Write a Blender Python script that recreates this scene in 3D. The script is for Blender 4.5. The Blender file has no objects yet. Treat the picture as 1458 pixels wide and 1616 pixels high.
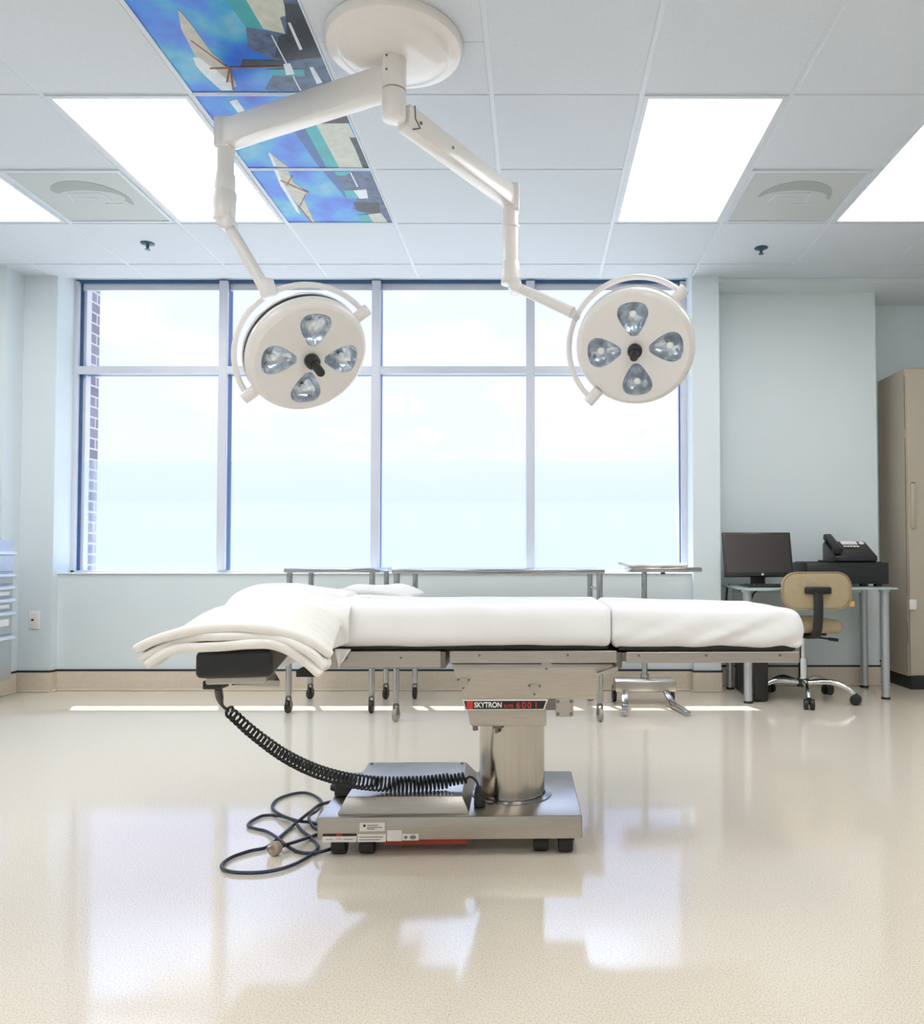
import bpy, bmesh, math, random
from mathutils import Vector, Matrix, noise

random.seed(4)
PI = math.pi
C = bpy.context.scene.collection
V = Vector

# ------------------------------------------------------------------ camera model (eye at x=0, y=0)
F, PITCH, PX, EYE = 1260.0, math.radians(1.68), 845.0, 0.885
PY = 878.0 - F * math.tan(PITCH)
CEIL = 2.742


def ray(px, py):
    r, u = (px - PX) / F, -(py - PY) / F
    return V((r, math.cos(PITCH) - u * math.sin(PITCH), math.sin(PITCH) + u * math.cos(PITCH)))


def at(px, py, Y):                     # the point of depth Y seen at a pixel
    d = ray(px, py)
    d = d * (Y / d.y)
    return V((d.x, d.y, EYE + d.z))


def onz(px, py, z):                    # the point of height z seen at a pixel
    d = ray(px, py)
    d = d * ((z - EYE) / d.z)
    return V((d.x, d.y, z))


# ------------------------------------------------------------------ materials
def nn(nt, t, **kw):
    n = nt.nodes.new(t)
    for k, v in kw.items():
        if k in n.inputs:
            n.inputs[k].default_value = v
        else:
            setattr(n, k, v)
    return n


def mat(name, col, rough=.5, metal=0, spec=.5, var=.03, scale=30, bump=0, bscale=200, stretch=None, coat=0, **kw):
    m = bpy.data.materials.new(name)
    m.use_nodes = True
    nt = m.node_tree
    b = nt.nodes['Principled BSDF']
    b.inputs['Roughness'].default_value = rough
    b.inputs['Metallic'].default_value = metal
    b.inputs['Specular IOR Level'].default_value = spec
    b.inputs['Coat Weight'].default_value = coat
    for k, v in kw.items():
        b.inputs[k].default_value = v
    tc = nn(nt, 'ShaderNodeTexCoord')
    mp = nn(nt, 'ShaderNodeMapping')
    if stretch:
        mp.inputs['Scale'].default_value = stretch
    nt.links.new(tc.outputs['Object'], mp.inputs['Vector'])
    no = nn(nt, 'ShaderNodeTexNoise', Scale=scale, Detail=3.0)
    nt.links.new(mp.outputs[0], no.inputs['Vector'])
    ra = nn(nt, 'ShaderNodeValToRGB')
    ra.color_ramp.elements[0].color = tuple(max(0, c * (1 - var)) for c in col) + (1,)
    ra.color_ramp.elements[1].color = tuple(min(1, c * (1 + var)) for c in col) + (1,)
    ra.color_ramp.elements[0].position = .3
    ra.color_ramp.elements[1].position = .7
    nt.links.new(no.outputs['Fac'], ra.inputs['Fac'])
    nt.links.new(ra.outputs['Color'], b.inputs['Base Color'])
    if bump:
        n2 = nn(nt, 'ShaderNodeTexNoise', Scale=bscale, Detail=2.0)
        nt.links.new(mp.outputs[0], n2.inputs['Vector'])
        bp = nn(nt, 'ShaderNodeBump', Strength=bump, Distance=.002)
        nt.links.new(n2.outputs['Fac'], bp.inputs['Height'])
        nt.links.new(bp.outputs[0], b.inputs['Normal'])
    return m


def emit(name, col, s):
    m = bpy.data.materials.new(name)
    m.use_nodes = True
    nt = m.node_tree
    nt.nodes.clear()
    e = nn(nt, 'ShaderNodeEmission', Strength=s)
    e.inputs['Color'].default_value = col + (1,)
    o = nn(nt, 'ShaderNodeOutputMaterial')
    nt.links.new(e.outputs[0], o.inputs[0])
    return m


def glass_pane(name, tint, ior=1.5):
    m = bpy.data.materials.new(name)
    m.use_nodes = True
    nt = m.node_tree
    nt.nodes.clear()
    t = nn(nt, 'ShaderNodeBsdfTransparent')
    t.inputs['Color'].default_value = tint + (1,)
    g = nn(nt, 'ShaderNodeBsdfGlossy', Roughness=0.0)
    lw = nn(nt, 'ShaderNodeLayerWeight', Blend=.5)
    pw = nn(nt, 'ShaderNodeMath', operation='POWER')
    pw.inputs[1].default_value = 5
    fr = nn(nt, 'ShaderNodeMath', operation='MULTIPLY_ADD')
    fr.inputs[1].default_value, fr.inputs[2].default_value = .95, .022
    nt.links.new(lw.outputs['Facing'], pw.inputs[0])
    nt.links.new(pw.outputs[0], fr.inputs[0])
    mx = nn(nt, 'ShaderNodeMixShader')
    o = nn(nt, 'ShaderNodeOutputMaterial')
    nt.links.new(fr.outputs[0], mx.inputs[0])
    nt.links.new(t.outputs[0], mx.inputs[1])
    nt.links.new(g.outputs[0], mx.inputs[2])
    nt.links.new(mx.outputs[0], o.inputs[0])
    return m


def film_mat():
    m = bpy.data.materials.new('frosted_film')
    m.use_nodes = True
    nt = m.node_tree
    nt.nodes.clear()
    t = nn(nt, 'ShaderNodeBsdfTransparent')
    t.inputs['Color'].default_value = (.93, .97, 1, 1)
    tr = nn(nt, 'ShaderNodeBsdfTranslucent')
    tr.inputs['Color'].default_value = (.62, .80, .97, 1)
    mx = nn(nt, 'ShaderNodeMixShader')
    mx.inputs[0].default_value = .03
    o = nn(nt, 'ShaderNodeOutputMaterial')
    rf = nn(nt, 'ShaderNodeBsdfRefraction', Roughness=.55, IOR=1.18)
    rf.inputs['Color'].default_value = (.93, .97, 1, 1)
    m2 = nn(nt, 'ShaderNodeMixShader')
    m2.inputs[0].default_value = .45
    nt.links.new(t.outputs[0], m2.inputs[1])
    nt.links.new(rf.outputs[0], m2.inputs[2])
    nt.links.new(m2.outputs[0], mx.inputs[1])
    nt.links.new(tr.outputs[0], mx.inputs[2])
    nt.links.new(mx.outputs[0], o.inputs[0])
    return m


def brick_mat():
    m = mat('brick', (.2, .18, .24), .9)
    nt = m.node_tree
    b = nt.nodes['Principled BSDF']
    tc = nn(nt, 'ShaderNodeTexCoord')
    sp = nn(nt, 'ShaderNodeSeparateXYZ')
    cb = nn(nt, 'ShaderNodeCombineXYZ')
    nt.links.new(tc.outputs['Object'], sp.inputs[0])
    nt.links.new(sp.outputs['Y'], cb.inputs['X'])
    nt.links.new(sp.outputs['Z'], cb.inputs['Y'])
    br = nn(nt, 'ShaderNodeTexBrick', Scale=1.0)
    br.inputs['Brick Width'].default_value = .2
    br.inputs['Row Height'].default_value = .075
    br.inputs['Mortar Size'].default_value = .006
    br.inputs['Color1'].default_value = (.20, .19, .25, 1)
    br.inputs['Color2'].default_value = (.30, .27, .33, 1)
    br.inputs['Mortar'].default_value = (.62, .62, .68, 1)
    nt.links.new(cb.outputs[0], br.inputs['Vector'])
    nt.links.new(br.outputs['Color'], b.inputs['Base Color'])
    return m


def floor_mat():
    m = mat('polished_floor', (.66, .56, .43), .13, spec=.75)
    nt = m.node_tree
    b = nt.nodes['Principled BSDF']
    tc = nn(nt, 'ShaderNodeTexCoord')
    a = nn(nt, 'ShaderNodeTexNoise', Scale=260.0, Detail=2.0)
    c = nn(nt, 'ShaderNodeTexNoise', Scale=1.3, Detail=2.0)
    nt.links.new(tc.outputs['Object'], a.inputs['Vector'])
    nt.links.new(tc.outputs['Object'], c.inputs['Vector'])
    ra = nn(nt, 'ShaderNodeValToRGB')
    e = ra.color_ramp.elements
    e[0].position, e[0].color = .30, (.55, .475, .38, 1)
    e[1].position, e[1].color = .48, (.76, .68, .565, 1)
    n = e.new(.68)
    n.color = (.82, .75, .64, 1)
    nt.links.new(a.outputs['Fac'], ra.inputs['Fac'])
    nt.links.new(ra.outputs['Color'], b.inputs['Base Color'])
    mr = nn(nt, 'ShaderNodeMapRange')
    mr.inputs['To Min'].default_value = .06
    mr.inputs['To Max'].default_value = .11
    nt.links.new(c.outputs['Fac'], mr.inputs['Value'])
    nt.links.new(mr.outputs[0], b.inputs['Roughness'])
    return m


M = {}
M['wall'] = mat('wall_paint', (.67, .735, .765), .6, var=.012, scale=3, bump=.05, bscale=400)
M['tile'] = mat('ceiling_tile', (.645, .69, .745), .9, var=.02, scale=60, bump=.12, bscale=300)
M['tee'] = mat('ceiling_grid_metal', (.65, .69, .745), .45, var=.01)
M['gap'] = mat('shadow_gap', (.05, .06, .08), .9)
M['floor'] = floor_mat()
M['base'] = mat('vinyl_baseboard', (.66, .57, .46), .35, var=.05, scale=80)
M['black'] = mat('black_rubber', (.012, .012, .013), .45, var=.2)
M['blackpl'] = mat('black_plastic', (.018, .018, .020), .35, var=.15)
M['blackfab'] = mat('black_vinyl', (.014, .014, .015), .5, var=.2, bump=.2)
M['screen'] = mat('monitor_screen', (.035, .027, .025), .3, var=.05)
M['alu'] = mat('window_aluminium', (.66, .68, .76), .4, metal=.15, var=.01)
M['blue_strip'] = mat('window_dark_blue', (.035, .10, .24), .4, var=.1)
M['glass'] = glass_pane('window_glass', (.97, .99, 1))
M['film'] = film_mat()
M['brick'] = brick_mat()
M['concrete'] = mat('soffit_concrete', (.6, .6, .6), .9)
M['steel'] = mat('brushed_steel', (.50, .46, .415), .30, metal=1, var=.06, scale=18, stretch=(1, 1, 14), bump=.03, bscale=90)
M['steelt'] = mat('polished_steel', (.47, .47, .47), .15, metal=1, var=.04, scale=10)
M['steelv'] = mat('column_steel', (.55, .50, .44), .2, metal=1, var=.10, scale=30, stretch=(2, 2, .05))
M['bolt'] = mat('dark_bolt', (.22, .20, .18), .4, metal=1)
M['chrome'] = mat('chrome', (.80, .80, .80), .08, metal=1, var=.01)
M['silver'] = mat('silver_paint', (.50, .52, .55), .35, metal=.6, var=.03)
M['sheet'] = mat('white_sheet', (.87, .865, .87), .85, var=.015, scale=8, bump=.15, bscale=500, spec=.2)
M['towel'] = mat('cream_towel', (.87, .84, .785), .95, var=.03, scale=20, bump=.35, bscale=350, spec=.1)
M['towelw'] = mat('white_towel', (.87, .86, .845), .95, var=.03, scale=20, bump=.3, bscale=350, spec=.1)
M['lamp'] = mat('cream_enamel', (.79, .755, .725), .28, var=.01, coat=.3)
M['lampd'] = mat('lamp_dark_band', (.04, .04, .055), .4)
M['refl'] = mat('lamp_reflector', (.62, .68, .78), .16, metal=.85, var=.35, scale=28)
M['bulb'] = mat('lamp_bulb_glass', (.85, .88, .85), .08, var=.02)
M['led'] = emit('light_diffuser', (1, .985, .965), 7.2)
M['vent'] = mat('vent_plate', (.53, .56, .56), .6, var=.05, scale=200)
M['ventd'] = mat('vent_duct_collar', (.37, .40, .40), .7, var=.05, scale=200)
M['ventl'] = mat('vent_damper', (.60, .65, .66), .5)
M['white'] = mat('white_plastic', (.82, .80, .77), .4, var=.01)
M['sticker'] = mat('paper_sticker', (.78, .74, .68), .6)
M['ink'] = mat('grey_ink', (.22, .21, .20), .7)
M['blackink'] = mat('black_ink', (.012, .012, .012), .5)
M['red'] = mat('red_ink', (.65, .035, .025), .5)
M['redm'] = mat('red_enamel', (.42, .045, .025), .5)
M['tan'] = mat('tan_vinyl', (.42, .335, .205), .55, var=.05, bump=.1)
M['tand'] = mat('tan_piping', (.33, .26, .16), .5, var=.05)
M['cab'] = mat('beige_steel_cabinet', (.47, .41, .33), .45, var=.02)
M['glassd'] = mat('frosted_glass_top', (.62, .80, .74), .25, var=.02, **{'Transmission Weight': .35})
M['tag'] = mat('yellow_tag', (.80, .45, .10), .6)
M['plug'] = mat('tan_plug', (.42, .33, .24), .4, var=.1)
M['cord'] = mat('dark_cord', (.02, .023, .035), .4)
M['brass'] = mat('sprinkler_metal', (.05, .10, .14), .35, metal=.5)
M['cart'] = mat('cart_steel', (.50, .54, .56), .35, metal=.75, var=.03)
M['lip'] = mat('cart_drawer_lip', (.70, .76, .84), .3, metal=.3, var=.02)
# printed ceiling pictures
M['p_sky'] = mat('print_blue', (.0, .17, .62), .3, var=0, scale=4)
M['p_teal'] = mat('print_teal', (.0, .33, .38), .35, var=.15, scale=9)
M['p_deep'] = mat('print_deep_blue', (.0, .09, .33), .35, var=.2, scale=9)
M['p_beach'] = mat('print_sand', (.52, .55, .47), .4, var=.1, scale=25)
M['p_sail'] = mat('print_sail', (.50, .48, .42), .4, var=.15, scale=25)
M['p_white'] = mat('print_white', (.70, .75, .80), .4, var=.08, scale=30)
M['p_slate'] = mat('print_slate', (.06, .10, .20), .4, var=.5, scale=25)
M['p_black'] = mat('print_black', (.012, .02, .035), .4, var=.5, scale=25)
M['p_brown'] = mat('print_brown', (.22, .06, .02), .4, var=.3, scale=25)
for key, cols in (('p_sky', ((.0, .05, .55), (.0, .17, .72), (.01, .32, .62), (.18, .48, .60))),):
    rp = [n for n in M[key].node_tree.nodes if n.type == 'VALTORGB'][0].color_ramp
    rp.elements[0].position, rp.elements[0].color = .33, cols[0] + (1,)
    rp.elements[1].position, rp.elements[1].color = .72, cols[3] + (1,)
    e_ = rp.elements.new(.46)
    e_.color = cols[1] + (1,)
    e_ = rp.elements.new(.58)
    e_.color = cols[2] + (1,)


# ------------------------------------------------------------------ mesh building
class MB:
    def __init__(self):
        self.bm = bmesh.new()
        self.mi = 0

    def _add(self, verts, faces, smooth=True):
        vs = [self.bm.verts.new(v) for v in verts]
        for f in faces:
            try:
                fc = self.bm.faces.new([vs[i] for i in f])
                fc.material_index = self.mi
                fc.smooth = smooth
            except ValueError:
                pass
        return self

    def join(self, b):
        b.verts.index_update()
        self._add([v.co.copy() for v in b.verts], [[v.index for v in f.verts] for f in b.faces])
        b.free()
        return self

    def box(self, x0, x1, y0, y1, z0, z1, bev=0, seg=2, mtx=None):
        b = bmesh.new()
        bmesh.ops.create_cube(b, size=1)
        for v in b.verts:
            v.co = V(((x0 + x1) / 2 + v.co.x * (x1 - x0), (y0 + y1) / 2 + v.co.y * (y1 - y0), (z0 + z1) / 2 + v.co.z * (z1 - z0)))
        if bev:
            bmesh.ops.bevel(b, geom=b.edges[:], offset=bev, segments=seg, profile=.5, affect='EDGES')
        if mtx:
            bmesh.ops.transform(b, matrix=mtx, verts=b.verts)
        return self.join(b)

    def bar(self, p0, p1, w, h, bev=0, up=(0, 0, 1)):       # rectangular bar from p0 to p1
        p0, p1 = V(p0), V(p1)
        d = p1 - p0
        L = d.length
        d.normalize()
        s = d.cross(V(up)).normalized()
        u = s.cross(d)
        m = Matrix((s, d, u)).transposed().to_4x4()
        m.translation = p0
        return self.box(-w / 2, w / 2, 0, L, -h / 2, h / 2, bev, 2, m)

    def prism(self, poly, z0, z1, bev=0, mtx=None):
        b = bmesh.new()
        lo = [b.verts.new((p[0], p[1], z0)) for p in poly]
        f = b.faces.new(lo)
        r = bmesh.ops.extrude_face_region(b, geom=[f])
        for v in r['geom']:
            if isinstance(v, bmesh.types.BMVert):
                v.co.z = z1
        bmesh.ops.recalc_face_normals(b, faces=b.faces[:])
        if bev:
            bmesh.ops.bevel(b, geom=b.edges[:], offset=bev, segments=2, profile=.5, affect='EDGES')
        if mtx:
            bmesh.ops.transform(b, matrix=mtx, verts=b.verts)
        return self.join(b)

    def lathe(self, prof, n=32, mtx=None, cap=True):       # profile of (radius, height) about z
        vs, fs = [], []
        for r, h in prof:
            for k in range(n):
                a = 2 * PI * k / n
                vs.append(V((r * math.cos(a), r * math.sin(a), h)))
        for i in range(len(prof) - 1):
            for k in range(n):
                fs.append([i * n + k, i * n + (k + 1) % n, (i + 1) * n + (k + 1) % n, (i + 1) * n + k])
        if cap:
            fs.append([k for k in range(n)][::-1])
            fs.append([(len(prof) - 1) * n + k for k in range(n)])
        if mtx:
            vs = [mtx @ v for v in vs]
        return self._add(vs, fs)

    def cyl(self, p0, p1, r0, r1=None, n=20, bev=0):
        p0, p1 = V(p0), V(p1)
        r1 = r0 if r1 is None else r1
        d = p1 - p0
        L = d.length
        m = d.to_track_quat('Z', 'Y').to_matrix().to_4x4()
        m.translation = p0
        if bev:
            pr = [(r0 - bev, 0), (r0 - bev * .3, bev * .3), (r0, bev), (r1, L - bev), (r1 - bev * .3, L - bev * .3), (r1 - bev, L)]
        else:
            pr = [(r0, 0), (r1, L)]
        return self.lathe(pr, n, m)

    def tube(self, pts, r, n=10, cap=True):
        pts = [V(p) for p in pts]
        rs = r if isinstance(r, (list, tuple)) else [r] * len(pts)
        vs, fs = [], []
        t = (pts[1] - pts[0]).normalized()
        nrm = t.orthogonal().normalized()
        for i, p in enumerate(pts):
            t2 = (pts[min(i + 1, len(pts) - 1)] - pts[max(i - 1, 0)]).normalized()
            q = t.rotation_difference(t2)
            nrm = (q @ nrm).normalized()
            t = t2
            bn = t.cross(nrm)
            for k in range(n):
                a = 2 * PI * k / n
                vs.append(p + rs[i] * (math.cos(a) * nrm + math.sin(a) * bn))
        for i in range(len(pts) - 1):
            for k in range(n):
                fs.append([i * n + k, i * n + (k + 1) % n, (i + 1) * n + (k + 1) % n, (i + 1) * n + k])
        if cap:
            fs.append([k for k in range(n)][::-1])
            fs.append([(len(pts) - 1) * n + k for k in range(n)])
        return self._add(vs, fs)

    def rbox(self, x0, x1, y0, y1, z0, z1, r, step=.03, warp=None, rx0=None, rx1=None):    # soft rounded box on a lattice
        def coords(a, b):
            rr = min(r, (b - a) / 2 - 1e-5)
            c = [a, a + rr * .3, a + rr * .65, a + rr]
            n = max(1, int((b - a - 2 * rr) / step))
            c += [a + rr + (b - a - 2 * rr) * i / n for i in range(1, n)]
            return c + [b - rr, b - rr * .65, b - rr * .3, b]
        X, Y, Z = coords(x0, x1), coords(y0, y1), coords(z0, z1)
        lo, hi = (x0, y0, z0), (x1, y1, z1)
        idx, vs, fs = {}, [], []

        def vid(i, j, k):
            if (i, j, k) not in idx:
                p = V((X[i], Y[j], Z[k]))
                q = V([min(max(p[a], lo[a] + min(r, (hi[a] - lo[a]) / 2)), hi[a] - min(r, (hi[a] - lo[a]) / 2)) for a in range(3)])
                ex = r
                if rx0 is not None and p.x < (x0 + x1) / 2:
                    ex = rx0
                if rx1 is not None and p.x >= (x0 + x1) / 2:
                    ex = rx1
                qx = min(max(p.x, x0 + ex), x1 - ex)
                d = V(((p.x - qx) / ex, (p.y - q.y) / r, (p.z - q.z) / r))
                if d.length > 1e-9:
                    d.normalize()
                    p = V((qx + d.x * ex, q.y + d.y * r, q.z + d.z * r))
                if warp:
                    p = warp(p)
                idx[(i, j, k)] = len(vs)
                vs.append(p)
            return idx[(i, j, k)]
        nx, ny, nz = len(X) - 1, len(Y) - 1, len(Z) - 1
        for i in range(nx):
            for j in range(ny):
                fs.append([vid(i, j, nz), vid(i + 1, j, nz), vid(i + 1, j + 1, nz), vid(i, j + 1, nz)])
                fs.append([vid(i, j, 0), vid(i, j + 1, 0), vid(i + 1, j + 1, 0), vid(i + 1, j, 0)])
        for i in range(nx):
            for k in range(nz):
                fs.append([vid(i, 0, k), vid(i + 1, 0, k), vid(i + 1, 0, k + 1), vid(i, 0, k + 1)])
                fs.append([vid(i, ny, k), vid(i, ny, k + 1), vid(i + 1, ny, k + 1), vid(i + 1, ny, k)])
        for j in range(ny):
            for k in range(nz):
                fs.append([vid(0, j, k), vid(0, j, k + 1), vid(0, j + 1, k + 1), vid(0, j + 1, k)])
                fs.append([vid(nx, j, k), vid(nx, j + 1, k), vid(nx, j + 1, k + 1), vid(nx, j, k + 1)])
        return self._add(vs, fs)

    def grid(self, fn, nu, nv):
        vs = [fn(i / nu, j / nv) for i in range(nu + 1) for j in range(nv + 1)]
        fs = [[i * (nv + 1) + j, (i + 1) * (nv + 1) + j, (i + 1) * (nv + 1) + j + 1, i * (nv + 1) + j + 1] for i in range(nu) for j in range(nv)]
        return self._add(vs, fs)

    def poly(self, pts):
        return self._add([V(p) for p in pts], [list(range(len(pts)))], False)

    def slot(self, i):
        self.mi = i
        return self

    def build(self, name, mats, parent=None, angle=35, origin=None, recalc=True):
        if recalc:
            bmesh.ops.recalc_face_normals(self.bm, faces=self.bm.faces[:])
        me = bpy.data.meshes.new(name)
        if parent is not None:
            p, off = parent, V((0, 0, 0))
            while p is not None:
                off += p.location
                p = p.parent
        elif origin is not None:
            off = V(origin)
        else:
            cs = [v.co for v in self.bm.verts]
            off = V(((min(c.x for c in cs) + max(c.x for c in cs)) / 2, (min(c.y for c in cs) + max(c.y for c in cs)) / 2, min(c.z for c in cs)))
        bmesh.ops.translate(self.bm, vec=-off, verts=self.bm.verts)
        self.bm.to_mesh(me)
        self.bm.free()
        for m in (mats if isinstance(mats, (list, tuple)) else [mats]):
            me.materials.append(m)
        me.shade_smooth()
        me.set_sharp_from_angle(angle=math.radians(angle))
        o = bpy.data.objects.new(name, me)
        C.objects.link(o)
        if parent is not None:
            o.parent = parent
        else:
            o.location = off
        return o


def tag(o, label, cat, group=None):
    o['label'], o['category'] = label, cat
    if group:
        o['group'] = group
    return o


def thing(name, loc, label, cat, group=None):
    o = bpy.data.objects.new(name, None)
    o.empty_display_size = .05
    C.objects.link(o)
    o.location = loc
    return tag(o, label, cat, group)


def struct(o):
    o['kind'] = 'structure'
    return o


def catmull(pts, n=8):
    P = [V(p) for p in pts]
    P = [P[0] * 2 - P[1]] + P + [P[-1] * 2 - P[-2]]
    out = []
    for i in range(1, len(P) - 2):
        for k in range(n):
            t = k / n
            a, b, c, d = P[i - 1:i + 3]
            out.append(.5 * ((2 * b) + (c - a) * t + (2 * a - 5 * b + 4 * c - d) * t * t + (3 * b - a - 3 * c + d) * t ** 3))
    out.append(P[-2])
    return out


def text_mesh(s, size, mtx, depth=.0004, bold=0, sx=1):
    cu = bpy.data.curves.new('lettering', 'FONT')
    cu.body, cu.size, cu.extrude, cu.offset = s, size, depth, bold
    o = bpy.data.objects.new('lettering', cu)
    C.objects.link(o)
    dg = bpy.context.evaluated_depsgraph_get()
    me = bpy.data.meshes.new_from_object(o.evaluated_get(dg))
    bpy.data.objects.remove(o)
    b = bmesh.new()
    b.from_mesh(me)
    bpy.data.meshes.remove(me)
    for v in b.verts:
        v.co.x *= sx
    bmesh.ops.transform(b, matrix=mtx, verts=b.verts)
    return b


def upright(x, y, z):                   # text plane facing -y
    m = Matrix.Rotation(PI / 2, 4, 'X')
    m.translation = (x, y, z)
    return m


# ================================================================== THE SETTING
WX0, WX1 = -3.185, 1.045
struct(MB().box(-4.0, 4.6, -3.2, 5.9, -.1, 0).build('floor', M['floor']))
w = MB()
w.box(-4.1, -3.165, 5.24, 5.56, 0, 2.9)                    # left pier
w.box(-3.165, 1.035, 5.30, 5.56, 0, .767)                  # under the window
w.box(1.035, 1.214, 5.24, 5.56, 0, 2.9)                    # right pier
w.box(1.214, 2.36, 5.50, 5.78, 0, 2.9)                     # recessed wall
w.box(2.30, 4.7, 5.78, 5.92, 0, 2.9)                       # alcove wall
w.box(1.214, 4.7, 5.28, 5.78, 2.715, 2.9)                  # soffit
w.box(-3.165, 1.035, 5.30, 5.56, 2.79, 2.9)                # head above the window
struct(w.build('wall_front', M['wall']))
struct(MB().box(-4.1, -3.385, 5.06, 5.24, 0, 2.9).box(-4.1, -4.0, -3.3, 5.06, 0, 2.9).build('wall_left', M['wall']))
struct(MB().box(4.6, 4.7, -3.3, 5.78, 0, 2.9).build('wall_right', M['wall']))
struct(MB().box(-4.1, 4.7, -3.3, -3.2, 0, 2.9).build('wall_back', M['wall']))


def skirt(name, runs):
    a, b = MB(), MB()
    for (x0, y0, x1, y1, dx, dy) in runs:
        lx, hx, ly, hy = min(x0, x1), max(x0, x1), min(y0, y1), max(y0, y1)
        for m, t, z0, z1 in ((a, .007, 0, .128), (b, .009, .128, .140)):
            m.box(lx + min(0, dx * t), hx + max(0, dx * t), ly + min(0, dy * t), hy + max(0, dy * t), z0, z1)
        a.box(lx + min(0, dx * .02), hx + max(0, dx * .02), ly + min(0, dy * .02), hy + max(0, dy * .02), 0, .012, .005, 1)
    o = struct(a.build(name, M['base']))
    b.build('top_strip', M['black'], o)


skirt('baseboard_front', [(-3.385, 5.24, -3.165, 5.24, 0, -1), (-3.165, 5.24, -3.165, 5.30, 1, 0), (-3.165, 5.30, 1.035, 5.30, 0, -1),
                          (1.035, 5.24, 1.035, 5.30, -1, 0), (1.035, 5.24, 1.214, 5.24, 0, -1), (1.214, 5.24, 1.214, 5.50, 1, 0),
                          (1.214, 5.50, 2.36, 5.50, 0, -1), (2.36, 5.5, 2.36, 5.78, 1, 0), (2.36, 5.78, 4.6, 5.78, 0, -1)])
skirt('baseboard_left', [(-3.385, 5.06, -3.385, 5.22, 1, 0), (-4.0, 5.06, -3.385, 5.06, 0, -1), (-4.0, -3.2, -4.0, 5.04, 1, 0)])
skirt('baseboard_right', [(4.6, -3.2, 4.6, 5.76, -1, 0)])
skirt('baseboard_back', [(-3.98, -3.2, 4.58, -3.2, 0, 1)])
struct(MB().box(-3.165, 1.035, 5.285, 5.56, .767, .775, .003, 1).build('trim_1', M['wall']))   # window sill

# ---- ceiling grid
gx = lambda k: .428 + .605 * k
gy = lambda k: 4.398 + .622 * k
special = {}
for c_ in (-6, -4, 0, 2):
    for r_ in (-2, -1, -5, -6, -9, -10):
        special[(c_, r_)] = 'light'
special[(-5, -1)] = 'vent'
special[(1, -1)] = 'vent'
for r_ in (-1, -2, -3):
    special[(-3, r_)] = 'picture'
tl, te = MB(), MB()
for k in range(-8, 8):
    for r_ in range(-13, 2):
        if (k, r_) in special:
            continue
        x0, x1 = max(gx(k), -4.0), min(gx(k + 1), 4.6)
        y0, y1 = max(gy(r_), -3.2), min(gy(r_ + 1), 5.285)
        if x1 - x0 < .03 or y1 - y0 < .03:
            continue
        g = .009
        ys = [(y0, y1)]
        if (k, r_) == (-2, -3):
            ys = [(y0, 2.826 + .003), (2.826 + .005, y1)]
        for a_, b_ in ys:
            tl.box(x0 + g, x1 - g, a_ + (g if a_ == y0 else 0), b_ - (g if b_ == y1 else 0), CEIL, CEIL + .02, .0025, 1)
for k in range(-7, 8):
    if -4 < gx(k) < 4.6:
        te.box(gx(k) - .012, gx(k) + .012, -3.2, 5.285, CEIL + .003, CEIL + .03)
for r_ in range(-12, 2):
    if -3.2 < gy(r_) < 5.28:
        te.box(-4.0, 4.6, gy(r_) - .012, gy(r_) + .012, CEIL + .004, CEIL + .03)
te.box(-4.0, 4.6, -3.2, 5.285, CEIL + .03, CEIL + .12)
ceil = struct(tl.build('ceiling', M['tile']))
te.build('grid', M['tee'], ceil)

# ---- window wall
win = bpy.data.objects.new('window_1', None)
C.objects.link(win)
win.location = (-1.06, 5.47, .775)
struct(win)
ZS, ZT, TR0, TR1 = .775, 2.778, 2.134, 2.187
fr = MB()
fr.box(WX0, WX0 + .045, 5.44, 5.47, ZS, ZT, .002, 1).box(WX1 - .05, WX1, 5.44, 5.47, ZS, ZT, .002, 1)
fr.box(WX0, WX1, 5.475, 5.50, ZT - .052, ZT - .004)
fr.box(WX0, WX1, 5.44, 5.50, ZS, ZS + .014)
fr.box(WX0 + .03, WX0 + .075, 5.49, 5.55, ZS, ZT).box(WX1 - .058, WX1 - .02, 5.49, 5.55, ZS, ZT)
fr.build('frame', M['alu'], win)
gk = MB()  # dark blue strips behind the frame, mullions and transom
gk.box(WX0 + .022, WX0 + .056, 5.47, 5.49, ZS, ZT).box(WX1 - .056, WX1 - .015, 5.47, 5.49, ZS, ZT).box(WX0, WX1, 5.45, 5.53, ZT - .006, ZT + .012)
gk.build('blue_strip', M['blue_strip'], win)
mx = [-2.14, -1.093, -.035]
for x in mx:
    m_ = MB().box(x - .030, x + .030, 5.425, 5.45, ZS + .014, ZT, .003, 1).build('mullion', M['alu'], win)
    MB().box(x - .027, x + .027, 5.45, 5.53, ZS + .014, ZT).build('blue_strip', M['blue_strip'], m_)
t_ = MB().box(WX0 + .045, WX1 - .05, 5.428, 5.45, TR0, TR1, .003, 1).build('transom', M['alu'], win)
MB().box(WX0 + .045, WX1 - .05, 5.45, 5.53, TR0 + .004, TR1 - .004).build('blue_strip', M['blue_strip'], t_)
edges = [WX0 + .05] + mx + [WX1 - .05]
for i in range(4):
    a, b = edges[i] + .02, edges[i + 1] - .02
    MB().box(a, b, 5.498, 5.504, TR1 - .01, ZT - .03).build('pane', M['glass'], win)
    p_ = MB().box(a, b, 5.498, 5.504, ZS + .01, TR0 + .01).build('pane', M['glass'], win)
    MB().grid(lambda u, v: V((a + u * (b - a), 5.494, ZS + .012 + v * (1.541 - ZS - .012))), 1, 1).build('privacy_film', M['film'], p_)
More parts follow.
